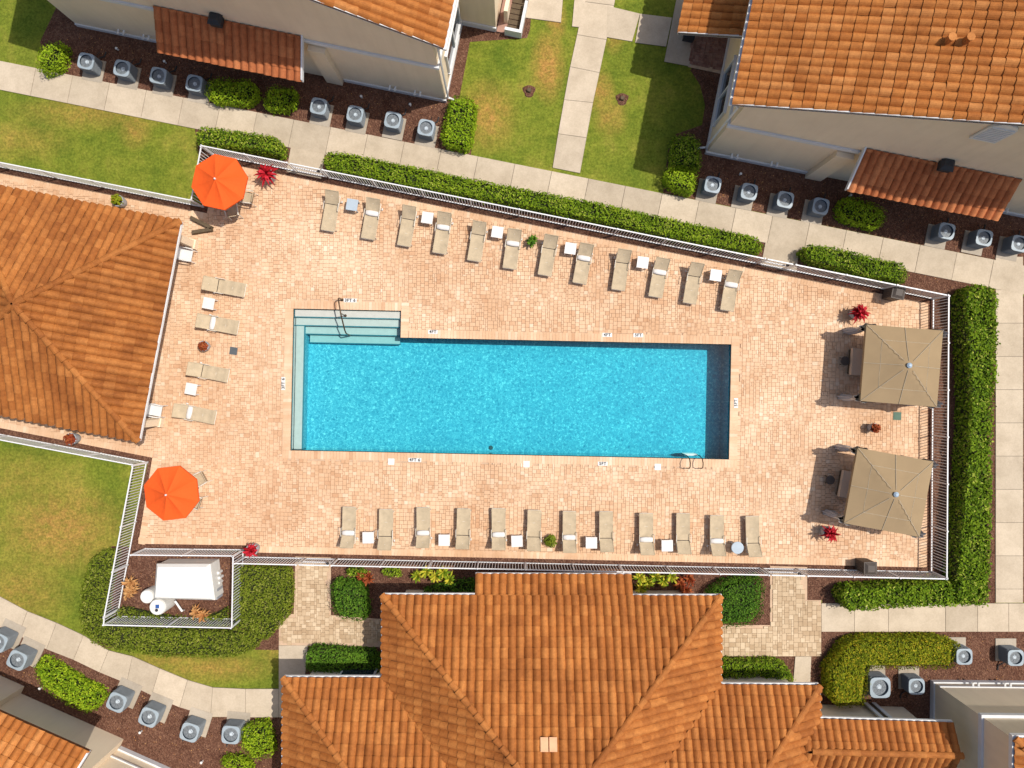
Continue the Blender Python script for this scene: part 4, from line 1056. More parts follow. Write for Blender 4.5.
# ------------------------------------------------------------------ air conditioners
def make_ac():
    e = thing('air_conditioner', 'x', 'air conditioner')
    S = .37
    def rsq(s_, r_, n=4):
        o = []
        for cx, cy_, a0 in ((1, 1, 0), (-1, 1, 90), (-1, -1, 180), (1, -1, 270)):
            for i in range(n): a = R(a0 + 90 * i / (n - 1)); o.append((cx * (s_ - r_) + r_ * math.cos(a), cy_ * (s_ - r_) + r_ * math.sin(a)))
        return o
    mb = MB(); mb.box((-.03, -.12, .02), (.98, 1.06, .06)); build('base_pad', mb, 'pad_concrete', e)
    mb = MB(); mb.tube([(.16, .30, .22), (.20, .46, .20), (.34, .62, .06), (.36, .86, .03)], .03, 6); mb.tube([(.05, .30, .3), (.06, .5, .26), (.04, .8, .02)], .014, 5); build('hose', mb, 'lantern', e)
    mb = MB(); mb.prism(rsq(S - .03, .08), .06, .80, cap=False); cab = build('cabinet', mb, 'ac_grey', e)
    mb = MB()
    for i in range(9): mb.prism(rsq(S - .012, .08), .12 + i * .075, .15 + i * .075, cap=True, bottom=True)
    build('louvres', mb, 'ac_grey', cab)
    mb = MB(); n = 28; ri = .295; o = []; inn = []
    for i in range(n):
        a = 2 * math.pi * (i + .5) / n; c, q = math.cos(a), math.sin(a); k = (abs(c) ** 5 + abs(q) ** 5) ** (-1 / 5)
        o.append((S * k * c, S * k * q)); inn.append((ri * c, ri * q))
    mb.v += [(x, y, .80) for x, y in o] + [(x, y, .86) for x, y in o] + [(x * 1.04, y * 1.04, .868) for x, y in inn] + [(x, y, .86) for x, y in inn] + [(x, y, .56) for x, y in inn]
    for i in range(n):
        j = (i + 1) % n
        for k in range(4): mb.face((k * n + i, k * n + j, (k + 1) * n + j, (k + 1) * n + i), 0 if k < 3 else 1)
    mb.face([4 * n + i for i in range(n)], 1)
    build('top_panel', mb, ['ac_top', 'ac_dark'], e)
    mb = MB()
    for k in range(3):
        a0 = R(20 + 120 * k); pts = []
        for q, z in ((a0, .63), (a0 + R(35), .66), (a0 + R(70), .70)):
            pts.append(((.275 * math.cos(q), .275 * math.sin(q), z), (.06 * math.cos(q), .06 * math.sin(q), z)))
        for a, b in zip(pts[:-1], pts[1:]): mb.poly([a[0], b[0], b[1], a[1]])
    fan = build('fan', mb, 'ac_fan', e)
    mb = MB(); mb.lathe([(.105, .62), (.105, .74), (.07, .77)], 12); build('fan_motor', mb, 'ac_fan', fan)
    mb = MB()
    for r_ in (.10, .16, .22):
        mb.tube([(r_ * math.cos(2 * math.pi * i / 16), r_ * math.sin(2 * math.pi * i / 16), .855) for i in range(17)], .003, 4, cap=False)
    for k in range(8): a = math.pi * k / 4; mb.tube([(.05 * math.cos(a), .05 * math.sin(a), .855), (.29 * math.cos(a), .29 * math.sin(a), .855)], .003, 4, cap=False)
    build('grille', mb, 'ac_dark', e)
    return e
acs = [(85.8, 61, -TH, 'first'), (121.8, 68, -TH, 'second'), (158, 75.4, -TH, 'third'), (194, 83, -TH, 'fourth'), (318.5, 106, -TH, 'fifth'), (355, 113.8, -TH, 'sixth'), (392.7, 119.8, -TH, 'seventh'), (426, 127.5, -TH, 'eighth')]
LAC = [(x, y, r_, 'grey air conditioner, %s from the left beside the top left house' % o_, 'air conditioners of the top left house') for x, y, r_, o_ in acs]
LAC += [(x, y, -TH, 'grey air conditioner, %s from the left beside the top right house' % o_, 'air conditioners of the top right house') for (x, y), o_ in zip(((713, 184.5), (749.5, 191.5), (785.6, 199.6), (821, 206), (947, 231), (984.5, 237.6), (1020, 243.5)), ORD)]
LAC += [(x, y, r_ + math.pi, 'grey air conditioner, %s from the left on the lower left mulch bed' % o_, 'air conditioners of the lower left bed') for (x, y, r_), o_ in zip(((-2, 642, -R(25)), (17.5, 660, -R(25)), (117, 702, -R(24)), (149, 717, -R(22)), (190, 732, -R(18)), (231, 734.5, -R(5))), ORD)]
LAC += [(964.5, 656.8, math.pi, 'grey air conditioner at the right tip of the golden hedge', 'air conditioners at the bottom right'), (1016, 658, math.pi, 'grey air conditioner at the right edge above the bottom right house', 'air conditioners at the bottom right'),
        (879, 686.7, math.pi, 'larger grey air conditioner inside the corner of the golden hedge', 'air conditioners at the bottom right'), (916.8, 686.7, math.pi, 'grey air conditioner in the shade between golden hedge and bottom right house', 'air conditioners at the bottom right')]
ac0 = make_ac()
for i, (x, y, r_, lab, grp) in enumerate(LAC):
    wx, wy = W(x, y, .75)
    if i == 0: ac0.location = (wx, wy, .01); ac0.scale = (1, 1, .86); ac0.rotation_euler = (0, 0, r_); ac0['label'] = lab; ac0['group'] = grp; a_ = ac0
    else: a_ = dup(ac0, (wx, wy, .01), r_, lab, grp)
    if 'lower left' in lab: a_.scale = (1.12, 1.12, .92)
    if 'larger' in lab: a_.scale = (1.28, 1.28, 1.0)

# ------------------------------------------------------------------ loungers, tables, chairs
def make_lounger(pillow):
    e = thing('sun_lounger', 'x', 'sun lounger')
    Wd, L1, Z = .31, 1.25, .33                                   # half width, flat length, seat height; foot end at y=0, head toward +y
    top = Vector((0, L1 + .56, .72)); up = Vector((0, .56, .39)).normalized()
    mb = MB()
    for sx in (-1, 1): mb.tube([(sx * Wd, 0, Z - .02), (sx * Wd, .5, Z - .035), (sx * Wd, L1 + .45, Z - .02)], .02, 6)
    for y in (0, .6, L1 + .45): mb.tube([(-Wd, y, Z - .03), (Wd, y, Z - .03)], .018, 6)
    build('frame', mb, 'frame_beige', e)
    for sx in (-1, 1):
        for y in (.14, L1 + .2): mb = MB(); mb.tube([(sx * Wd, y, Z - .03), (sx * (Wd + .03), y + (.05 if y > 1 else -.03), .0)], .02, 6); build('leg', mb, 'frame_beige', e)
        mb = MB(); mb.tube([(sx * (Wd + .035), L1 + .27, .06), (sx * (Wd + .075), L1 + .27, .06)], .06, 10); build('wheel', mb, 'white_plastic', e)
        mb = MB(); mb.tube([(sx * Wd, L1 + .1, Z), (sx * (Wd + .03), L1 + .08, Z + .18), (sx * (Wd + .03), L1 - .28, Z + .17), (sx * Wd, L1 - .30, Z)], .016, 5); build('arm', mb, 'frame_beige', e)
    mb = MB(); n = 10
    for i in range(n + 1):
        y = L1 * i / n
        for k in range(5):
            x = -Wd + 2 * Wd * k / 4; s_ = .03 * (1 - (x / Wd) ** 2) * math.sin(math.pi * min(1, max(0.05, i / n)))
            mb.v.append((x, y, Z + .012 - s_ + .008 * math.sin(i * 1.9)))
    for i in range(n):
        for k in range(4): a = i * 5 + k; mb.face((a, a + 1, a + 6, a + 5))
    mb.prism([(-Wd, 0), (Wd, 0), (Wd, .03), (-Wd, .03)], Z - .03, Z + .02); mb.box((-Wd, L1 / 2, Z - .005), (.03, L1, .04)); mb.box((Wd, L1 / 2, Z - .005), (.03, L1, .04))
    build('seat', mb, 'sling', e)
    mb = MB()
    b0 = Vector((0, L1 + .03, Z + .02)); n = 6; LB = .66; nr = up.cross(Vector((1, 0, 0))) * -1
    for i in range(n + 1):
        c = b0 + up * LB * i / n
        for k in range(5):
            x = -Wd + 2 * Wd * k / 4; s_ = .03 * (1 - (x / Wd) ** 2) * math.sin(math.pi * i / n); p = c - nr * s_ * (1 if nr.z > 0 else -1) ; mb.v.append((x, p.y, p.z))
    for i in range(n):
        for k in range(4): a = i * 5 + k; mb.face((a, a + 1, a + 6, a + 5))
    for sx in (-1, 1): mb.tube([(sx * Wd, b0.y, b0.z), tuple(Vector((sx * Wd, 0, 0)) + b0 + up * LB)], .02, 5)
    mb.tube([tuple(Vector((-Wd, 0, 0)) + b0 + up * LB), tuple(Vector((Wd, 0, 0)) + b0 + up * LB)], .02, 5)
    br = build('backrest', mb, 'sling', e)
    mb = MB(); q = b0 + up * .40; mb.tube([(0, q.y, q.z), (0, q.y + .12, .06)], .014, 5); build('prop', mb, 'frame_beige', br)
    if pillow:
        mb = MB(); prof = [(-.30, .035), (-.28, .06), (-.1, .07), (.1, .07), (.28, .06), (.30, .035)]
        mb.tube([(x, L1 - .05, Z + .055) for x, _ in prof], [r_ for _, r_ in prof], 8)
        mb.v = [(x, (y - L1 + .05) * 1.9 + L1 - .05, z) for x, y, z in mb.v]
        build('headrest_pillow', mb, 'pillow_white', e, smooth=True)
    else:
        mb = MB(); mb.box((0, L1 + .015, Z - .01), (2 * Wd, .035, .03)); build('hinge_gap', mb, 'dark_gap', e)
    return e
protos = {}
def place_lounger(px, py, rot, pil, label, group):
    x, y = W(px, py, .33)
    if pil not in protos:
        o = make_lounger(pil); protos[pil] = o; o.location = (x, y, .06); o.rotation_euler = (0, 0, rot); o['label'] = label; o['group'] = group; return o
    return dup(protos[pil], (x, y, .06), rot, label, group)
topf = [(328, 231), (368, 239), (404, 246), (439.5, 253.5), (474, 261), (509.5, 268.7), (544.5, 275.5), (579.3, 283.5), (618, 290), (655.2, 297), (689, 303.5), (726.5, 310.6)]
for i, (x, y) in enumerate(topf):
    p = i % 2 == 1
    place_lounger(x, y, R(-9.5 + random.uniform(-1.5, 1.5)), p, 'beige lounger with %s, %s from the left in the upper row' % ('white headrest pillow' if p else 'bare backrest', ORD[i]), 'loungers of the upper row')
for i, (x, y) in enumerate(((245.3, 290.6), (238.3, 328), (228.5, 376), (215.5, 417.8))):
    p = i % 2 == 1
    place_lounger(x, y, R(79 + random.uniform(-1, 1)), p, 'beige lounger with %s, %s from the top beside the pavilion' % ('white headrest pillow' if p else 'bare backrest', ORD[i]), 'loungers beside the pavilion')
botf = [(349.7, 507), (386.4, 509.4), (423.5, 507.5), (464, 508.6), (498.5, 508.4), (534.5, 510), (569.5, 511.2), (606, 511.5), (646, 513.2), (683, 513.5), (716.5, 515.4), (752, 516.2)]
for i, (x, y) in enumerate(botf):
    p = i % 2 == 0
    place_lounger(x, y, R(180 + random.uniform(-2, 1.5)), p, 'beige lounger with %s, %s from the left in the lower row' % ('white headrest pillow' if p else 'bare backrest', ORD[i]), 'loungers of the lower row')
def make_table(mat, round_=False):
    e = thing('side_table', 'x', 'side table')
    mb = MB()
    if round_: mb.lathe([(.27, .41), (.29, .425), (.29, .45), (.27, .462)], 20)
    else: mb.box((0, 0, .435), (.53, .53, .035)); mb.box((0, 0, .405), (.47, .47, .03))
    build('table_top', mb, mat, e)
    for sx in (-1, 1):
        for sy in (-1, 1):
            mb = MB(); k = .17 if round_ else .22; mb.box((sx * k, sy * k, .20), (.045, .045, .40)); build('leg', mb, mat, e)
    return e
for o in [o for o in C.objects if o.name.startswith('sun_lounger')]: o.scale = (random.uniform(.97, 1.03), random.uniform(.98, 1.02), random.uniform(.92, 1.08))
T0 = make_table('table_white'); T1 = make_table('table_grey'); T2 = make_table('table_grey', True)
def put(o, px, h, rot, label, group=None, z=.06, first=True):
    x, y = W(*px, h)
    if first: o.location = (x, y, z); o.rotation_euler = (0, 0, rot); o['label'] = label; (group and tag(o, group=group)); return o
    return dup(o, (x, y, z), rot, label, group)
put(T1, (352.3, 205), .45, R(-9), 'blue grey side table between the first two upper loungers', 'side tables')
put(T2, (737.2, 547.6), .46, 0, 'round grey side table between the last two lower loungers', 'side tables')
tb = [((427.5, 218), -9, 'between the third and fourth upper loungers'), ((497.4, 232.3), -9, 'between the fifth and sixth upper loungers'), ((570.4, 248.6), -8, 'between the seventh and eighth upper loungers'), ((642.6, 262.6), -8, 'between the ninth and tenth upper loungers'), ((715.6, 275.4), -8, 'between the last two upper loungers'),
      ((209, 303.5), -11, 'between the first two loungers beside the pavilion'), ((191.5, 389), -11, 'between the last two loungers beside the pavilion'),
      ((368.4, 537.5), 1, 'between the first two lower loungers'), ((444.3, 540), 0, 'between the third and fourth lower loungers'), ((517, 541), 2, 'between the fifth and sixth lower loungers'), ((591.3, 542.6), 0, 'between the seventh and eighth lower loungers'), ((667, 545.5), 1, 'between the ninth and tenth lower loungers')]
for i, (p, r_, lab) in enumerate(tb): put(T0, p, .45, R(r_), 'square white side table ' + lab, 'side tables', first=(i == 0))
def make_chair(fab, frm):
    e = thing('patio_chair', 'x', 'chair')
    mb = MB(); mb.box((0, .02, .42), (.5, .48, .05)); build('seat', mb, fab, e)
    mb = MB(); mb.poly([(-.25, -.22, .44), (.25, -.22, .44), (.24, -.36, .86), (-.24, -.36, .86)]); mb.poly([(-.24, -.40, .86), (.24, -.40, .86), (.25, -.26, .42), (-.25, -.26, .42)]); mb.tube([(-.25, -.37, .87), (.25, -.37, .87)], .02, 6); build('backrest', mb, fab, e)
    for sx in (-1, 1):
        mb = MB(); mb.tube([(sx * .28, -.30, .66), (sx * .30, 0, .67), (sx * .29, .24, .64), (sx * .28, .27, .5)], .028, 6); build('armrest', mb, frm, e)
        for y, yy in ((.24, .28), (-.24, -.30)): mb = MB(); mb.tube([(sx * .26, y, .42), (sx * .28, yy, 0)], .02, 6); build('leg', mb, frm, e)
    return e
ch = make_chair('white_plastic', 'white_plastic')
put(ch, (187, 255), .45, R(-101), 'white plastic armchair at the upper corner of the pavilion', 'white chairs by the pavilion')
put(ch, (156.5, 410.5), .45, R(-101), 'white plastic armchair at the lower corner of the pavilion', 'white chairs by the pavilion', first=False)
c2 = make_chair('sling', 'frame_beige')
put(c2, (248, 197.5), .5, R(80), 'beige sling chair at the right of the upper orange umbrella', 'beige chairs under the orange umbrellas')
put(c2, (233, 211), .5, R(10), 'beige sling chair in the shadow below the upper orange umbrella', 'beige chairs under the orange umbrellas', first=False)
put(c2, (200.5, 479), .5, R(118), 'beige sling chair upper right of the lower orange umbrella', 'beige chairs under the orange umbrellas', first=False)
put(c2, (196, 501), .5, R(70), 'beige sling chair tucked below right of the lower orange umbrella', 'beige chairs under the orange umbrellas', first=False)

# ------------------------------------------------------------------ umbrellas and gazebos
def make_umbrella(a0):
    e = thing('patio_umbrella', 'x', 'umbrella')
    Rr, z0, z1 = 1.27, 2.15, 2.62; mb = MB(); n = 8
    pts = [(Rr * math.cos(a0 + 2 * math.pi * i / n), Rr * math.sin(a0 + 2 * math.pi * i / n)) for i in range(n)]
    for i in range(n):
        p, q = pts[i], pts[(i + 1) % n]; K = 5; rows = []
        for k in range(K + 1):
            t_ = k / K; row = []
            for j in range(5):
                s_ = j / 4; x = (p[0] + (q[0] - p[0]) * s_) * (1 - t_); y = (p[1] + (q[1] - p[1]) * s_) * (1 - t_)
                sag = .05 * math.sin(math.pi * s_) * math.sin(math.pi * (.12 + .85 * t_)) + .045 * math.sin(math.pi * t_)
                row.append((x, y, z0 + (z1 - z0) * t_ - sag))
            rows.append(row)
        for k in range(K):
            for j in range(4): mb.poly([rows[k][j], rows[k][j + 1], rows[k + 1][j + 1], rows[k + 1][j]])
        mb.poly([(p[0], p[1], z0 - .10), (q[0], q[1], z0 - .10), (q[0], q[1], z0), (p[0], p[1], z0)])
    build('canopy', mb, 'orange_canvas', e)
    for i in range(n): mb = MB(); mb.tube([(pts[i][0] * .98, pts[i][1] * .98, z0 - .03), (0, 0, z1 - .08)], .012, 5); build('rib', mb, 'steel', e)
    mb = MB(); mb.tube([(0, 0, .04), (0, 0, z1)], .024, 8); build('pole', mb, 'steel', e)
    mb = MB(); mb.lathe([(.04, z1 - .02), (.045, z1 + .05), (.015, z1 + .09)], 10); build('finial', mb, 'white_plastic', e)
    mb = MB(); mb.lathe([(.28, 0), (.28, .05), (.06, .09)], 16); build('base', mb, 'lantern', e)
    return e
u1 = make_umbrella(R(10)); put(u1, (220, 182.3), 2.15, 0, 'orange octagonal umbrella in the upper left corner of the deck', 'orange umbrellas')
put(u1, (172, 493), 2.15, R(-26), 'orange octagonal umbrella at the lower left of the deck', 'orange umbrellas', first=False)
def make_dining():
    e = thing('dining_table', 'x', 'table'); mb = MB(); mb.lathe([(.52, .68), (.55, .70), (.55, .72)], 24); build('table_top', mb, 'frame_beige', e)
    for k in range(4): a = math.pi / 4 + k * math.pi / 2; mb = MB(); mb.tube([(.3 * math.cos(a), .3 * math.sin(a), .69), (.42 * math.cos(a), .42 * math.sin(a), 0)], .02, 6); build('leg', mb, 'frame_beige', e)
    return e
dt = make_dining(); put(dt, (220, 182.3), 2.15, 0, 'round table hidden under the upper orange umbrella', 'tables under the orange umbrellas')
put(dt, (172, 493), 2.15, 0, 'round table hidden under the lower orange umbrella', 'tables under the orange umbrellas', first=False)

def make_gazebo():
    e = thing('gazebo', 'x', 'gazebo'); s_ = 1.72; z0, z1 = 1.95, 2.55
    mb = MB(); K = 6
    def surf(x, y):
        m_ = max(abs(x), abs(y)) / s_; q = min(abs(x), abs(y)) / (max(abs(x), abs(y)) + 1e-9)
        return z1 + (z0 - z1) * m_ - .05 * math.sin(math.pi * m_) * (1 - abs(2 * q - 1)) - .02 * math.sin(math.pi * m_)
    G = 16
    for i in range(G + 1):
        for j in range(G + 1): x = -s_ + 2 * s_ * i / G; y = -s_ + 2 * s_ * j / G; mb.v.append((x, y, surf(x, y)))
    for i in range(G):
        for j in range(G): a = i * (G + 1) + j; mb.face((a, a + G + 1, a + G + 2, a + 1))
    for a, b in (((-s_, -s_), (s_, -s_)), ((s_, -s_), (s_, s_)), ((s_, s_), (-s_, s_)), ((-s_, s_), (-s_, -s_))):
        mb.poly([(a[0], a[1], z0 - .16), (b[0], b[1], z0 - .16), (b[0], b[1], z0), (a[0], a[1], z0)])
    cn = build('canopy', mb, 'beige_canvas', e, smooth=True)
    for dx, dy in ((1, 0), (1, 1), (0, 1), (-1, 1), (-1, 0), (-1, -1), (0, -1), (1, -1)):
        mb = MB(); mb.tube([(dx * s_ * t_ / 8, dy * s_ * t_ / 8, surf(dx * s_ * t_ / 8, dy * s_ * t_ / 8) + .022) for t_ in range(1, 9)], .010, 5); build('seam', mb, 'seam', cn)
    for k in range(4):
        c = (s_ * .62, s_ * .62); A_ = [(-c[0], -c[1]), (c[0], -c[1]), (c[0], c[1]), (-c[0], c[1])]; a, b = A_[k], A_[(k + 1) % 4]
        mb = MB(); mb.tube([(a[0] + (b[0] - a[0]) * t_ / 8, a[1] + (b[1] - a[1]) * t_ / 8, surf(a[0] + (b[0] - a[0]) * t_ / 8, a[1] + (b[1] - a[1]) * t_ / 8) + .004) for t_ in range(9)], .009, 4); build('seam', mb, 'seam', cn)
    mb = MB(); mb.lathe([(.11, z1 - .03), (.12, z1 + .02), (.05, z1 + .08)], 12); build('finial', mb, 'finial', e)
    for sx in (-1, 1):
        for sy in (-1, 1):
            x, y = sx * (s_ - .08), sy * (s_ - .08)
            mb = MB(); mb.box((x, y, z0 / 2), (.07, .07, z0 - .02)); build('post', mb, 'frame_beige', e)
            mb = MB(); cx, cy_ = x - sx * .12, y - sy * .06          # curtain tied back to the post
            prof = [(.26, .03), (.24, .4), (.17, .8), (.09, 1.05), (.14, 1.25), (.24, 1.6), (.34, 1.9)]
            mb.lathe(prof, 22, (cx, cy_), top=False, wob=lambda a, z: 1 + .16 * math.sin(a * 7)); mb.v = [(cx + (px - cx) * 1.35, cy_ + (py - cy_) * .6, z) for px, py, z in mb.v]
            ct_ = build('curtain', mb, 'curtain', e)
            mb = MB(); mb.lathe([(.13, 1.02), (.14, 1.05), (.13, 1.08)], 14, (cx, cy_), top=False); build('tieback', mb, 'seam', ct_)
    return e
gz = make_gazebo()
put(gz, (901, 365.8), 1.95, R(-4.6), 'upper beige gazebo with pyramid canopy and tied curtains', 'beige gazebos')
put(gz, (888, 492.2), 1.95, R(-10.4), 'lower beige gazebo with pyramid canopy and tied curtains', 'beige gazebos', first=False)
def make_daybed():
    e = thing('daybed', 'x', 'daybed')
    mb = MB(); mb.box((0, 0, .18), (1.9, 1.18, .24)); build('base', mb, 'wood_dark', e)
    mb = MB(); mb.box((0, 0, .40), (1.98, 1.25, .20)); build('mattress', mb, 'cushion', e)
    mb = MB(); mb.box((.85, 0, .68), (.18, 1.2, .40)); build('backrest', mb, 'cushion', e)
    for sx in (-1, 1):
        for sy in (-1, 1): mb = MB(); mb.box((sx * .9, sy * .52, .03), (.08, .08, .06)); build('foot', mb, 'wood_dark', e)
    return e
db = make_daybed()
x, y = W(851.5, 363, .5)
db.location = (x + .98, y, .06); db.rotation_euler = (0, 0, R(-4.6)); db['label'] = 'beige cushioned daybed under the upper gazebo'; db['group'] = 'daybeds'
x, y = W(841, 484, .5); dup(db, (x + .97, y - .15, .06), R(-10.4), 'beige cushioned daybed under the lower gazebo', 'daybeds')
def make_added_stool():  # added to give the blurry dark spot beside each daybed
    e = thing('stool', 'x', 'stool'); mb = MB(); mb.lathe([(.20, .30), (.22, .33), (.21, .37)], 14); build('seat', mb, 'bin_brown', e)
    for k in range(3): a = 2.1 * k; mb = MB(); mb.tube([(.12 * math.cos(a), .12 * math.sin(a), .31), (.19 * math.cos(a), .19 * math.sin(a), 0)], .02, 5); build('leg', mb, 'wood_dark', e)
    return e
st = make_added_stool(); put(st, (845, 361), .37, 0, 'low dark round stool added for the dark spot under the upper gazebo', 'added dark stools')
put(st, (830, 480), .37, 0, 'low dark round stool added for the dark spot under the lower gazebo', 'added dark stools', first=False)

# ------------------------------------------------------------------ bins, pool fittings, small things
def make_bin():
    e = thing('litter_bin', 'x', 'bin'); mb = MB(); mb.box((0, 0, .42), (.52, .52, .84)); build('body', mb, 'bin_brown', e)
    for sx in (-.27, .27):
        for k in range(5): mb = MB(); mb.box((sx, -.21 + .105 * k, .43), (.03, .09, .78)); build('slat', mb, 'bin_brown', e)
    mb = MB(); mb.box((0, 0, .87), (.60, .60, .06)); i0 = len(mb.v); q = [(-.26, -.26, .90), (.26, -.26, .90), (.26, .26, .90), (-.26, .26, .90)]; t_ = [(-.15, -.15, .98), (.15, -.15, .98), (.15, .15, .98), (-.15, .15, .98)]
    for k in range(4): mb.poly([q[k], q[(k + 1) % 4], t_[(k + 1) % 4], t_[k]])
    mb.poly(t_); build('lid', mb, 'bin_brown', e); return e
bn = make_bin(); put(bn, (898.5, 292.5), .95, -TH, 'dark brown litter bin at the upper fence near the gazebo', 'brown bins')
put(bn, (870.5, 568.5), .95, 0, 'dark brown litter bin at the lower fence near the gazebo', 'brown bins', first=False)
# handrail over the steps
e = thing('pool_handrail', 'dark bronze handrail over the pool steps', 'handrail', (*W(337.5, 300), .06)); off = (*W(337.5, 300), .06)
def G(px, py, z): return (*W(px, py, z), z)
mb = MB(); mb.tube([(*W(342.5, 300), .05), (*W(342.0, 299.5), .55), (*W(342.5, 301), .80), (*W(343.5, 305), .88), (*W(345.0, 316), .80), (*W(347.0, 331), .45), (*W(347.5, 334), .25), (*W(347.5, 334.5), -.6)], .032, 8); build('rail', mb, 'bronze', e, off)
mb = MB(); mb.tube([(*W(344.8, 315), .80), (*W(344.8, 315.5), -.25)], .026, 8); build('support', mb, 'bronze', e, off)
for p, z in (((342.5, 300), .066), ((344.8, 315.5), -.12)): mb = MB(); mb.lathe([(.07, z), (.07, z + .015), (.035, z + .02)], 12, W(*p)); build('flange', mb, 'bronze', e, off)
# ladder
off = (*W(692, 465), .06); e = thing('pool_ladder', 'bronze pool ladder with two looped grab rails at the deep end', 'ladder', off)
for px in (686.5, 699):
    mb = MB(); mb.tube([(*W(px, 468), .05), (*W(px, 467.4), .45), (*W(px, 465.5), .68), (*W(px, 461.5), .72), (*W(px, 457.5), .58), (*W(px, 455.5), .1), (*W(px, 455.3), -1.0)], .024, 7); build('grab_rail', mb, 'bronze', e, off)
for z in (-.3, -.6, -.9): mb = MB(); x0, y0 = W(686.5, 455.4); x1, _ = W(699, 455.4); mb.box(((x0 + x1) / 2, y0, z), (x1 - x0, .08, .03)); build('tread', mb, 'white_plastic', e, off)
def lid(px, label, mat, s_=.30, rot=-R(1.2), cat='lid', name='skimmer_lid'):
    x, y = W(*px); mb = MB(); mb.box((x, y, .062), (s_, s_, .014), rot); mb.lathe([(s_ * .36, .069), (s_ * .36, .0725), (s_ * .3, .0725)], 16, (x, y)); solo(name, mb, mat, label, cat)
lid((391.5, 461.5), 'white skimmer lid at the lower pool edge left of centre', 'marker_white'); lid((526.5, 464), 'white skimmer lid at the lower pool edge near the middle', 'marker_white'); lid((657.5, 466.8), 'white skimmer lid at the lower pool edge near the ladder', 'marker_white')
lid((234, 351), 'dark square drain lid beside the small pot left of the pool', 'lid_dark', .36, -R(8), 'lid', 'drain_lid'); lid((896.5, 416), 'green square drain lid between the two gazebos', 'lid_green', .38, -R(2), 'lid', 'drain_lid')
def marker(px, text, rot, label, n):
    x, y = W(*px); e = thing('depth_marker', label, 'depth marker', (x, y, .066), rot)
    for k in range(n): mb = MB(); mb.box(((k - (n - 1) / 2) * .155, 0, .004), (.15, .19, .016)); build('tile', mb, 'marker_white', e)
    cu = bpy.data.curves.new('lettering', 'FONT'); cu.body = text; cu.size = .20; cu.align_x = 'CENTER'; cu.align_y = 'CENTER'; cu.space_character = 1.12; cu.offset = .006
    to = bpy.data.objects.new('tmp', cu); C.objects.link(to); bpy.context.view_layer.update()
    me = bpy.data.meshes.new_from_object(to.evaluated_get(bpy.context.evaluated_depsgraph_get())); bpy.data.objects.remove(to)
    me.materials.clear(); me.materials.append(M['ink']); o = bpy.data.objects.new('lettering', me); C.objects.link(o); o.parent = e; o.location = (0, 0, .0165)
marker((350.5, 300.6), '3FT 6', -R(1), 'white depth marker reading 3FT 6 at the pool steps', 4)
marker((433, 332), '4FT', -R(1), 'white depth marker reading 4FT on the upper pool edge near the steps', 3)
marker((607, 335), '4FT', -R(1), 'white depth marker reading 4FT just left of the 5FT marker on the upper pool edge', 3)
marker((638, 335.3), '5FT', -R(1), 'white depth marker reading 5FT on the upper pool edge', 3)
marker((415, 459.8), '4FT 6', -R(1), 'white depth marker reading 4FT 6 on the lower pool edge', 4)
marker((602.5, 463.5), '5FT', -R(1), 'white depth marker reading 5FT on the lower pool edge', 3)
marker((283.8, 383.5), '3FT 6', R(90), 'white upright depth marker reading 3FT 6 left of the pool', 4)
marker((735.5, 403), '5FT', R(90), 'white upright depth marker reading 5FT right of the pool', 3)
# plank frame lying on the deck
off = (*W(205, 230), .06); e = thing('plank_frame', 'dark V-shaped plank frame lying on the deck below the upper umbrella', 'frame', off)
for a, b in (((191, 217.5), (212, 228)), ((192.5, 232.5), (212, 229.5))):
    A, Bv = Vector(W(*a, .2)), Vector(W(*b, .2)); m_ = (A + Bv) / 2; d = Bv - A
    mb = MB(); mb.box((m_.x, m_.y, .18), (d.length, .16, .22), math.atan2(d.y, d.x)); build('plank', mb, 'wood_dark', e, off)
# equipment in the enclosure
off = (*W(185, 575), .01); e = thing('equipment_cabinet', 'big white fibreglass equipment cabinet inside the fenced enclosure', 'cabinet', off)
def quadW(l, h): return [W(x, y, h) for x, y in l]
zt = 1.25
top = quadW([(156.5, 566), (207, 566), (211.5, 600), (154, 598.5)], zt)
cx, cy_ = sum(p[0] for p in top) / 4, sum(p[1] for p in top) / 4
mb = MB(); bt = [(cx + (x - cx) * 1.0, cy_ + (y - cy_) * 1.0) for x, y in top]; mb.prism([(cx + (x - cx) * 1.03, cy_ + (y - cy_) * 1.03) for x, y in top], .02, .95); build('body', mb, 'fibreglass', e, off)
mb = MB(); i0 = len(mb.v); lo_ = [(cx + (x - cx) * 1.07, cy_ + (y - cy_) * 1.07) for x, y in top]; mb.prism(lo_, .95, 1.08, cap=False)
hi_ = [(cx + (x - cx) * .96, cy_ + (y - cy_) * .93) for x, y in top]
for k in range(4): mb.poly([V3(lo_[k], 1.08), V3(lo_[(k + 1) % 4], 1.08), V3(hi_[(k + 1) % 4], zt), V3(hi_[k], zt)][::-1])
mb.poly([V3(p, zt) for p in hi_][::-1]); build('lid', mb, 'fibreglass', e, off)
x, y = W(214, 594, .6); mb = MB(); mb.box((x, y, .35), (.35, .5, .62), 0); build('pump', mb, 'pot_grey', e, off)
for k, (px, py) in enumerate(((218, 573), (219, 578), (218.5, 583))): x, y = W(px, py, .4); mb = MB(); mb.tube([(x, y, .02), (x, y, .40)], .07, 8); build('valve', mb, 'white_plastic', e, off)
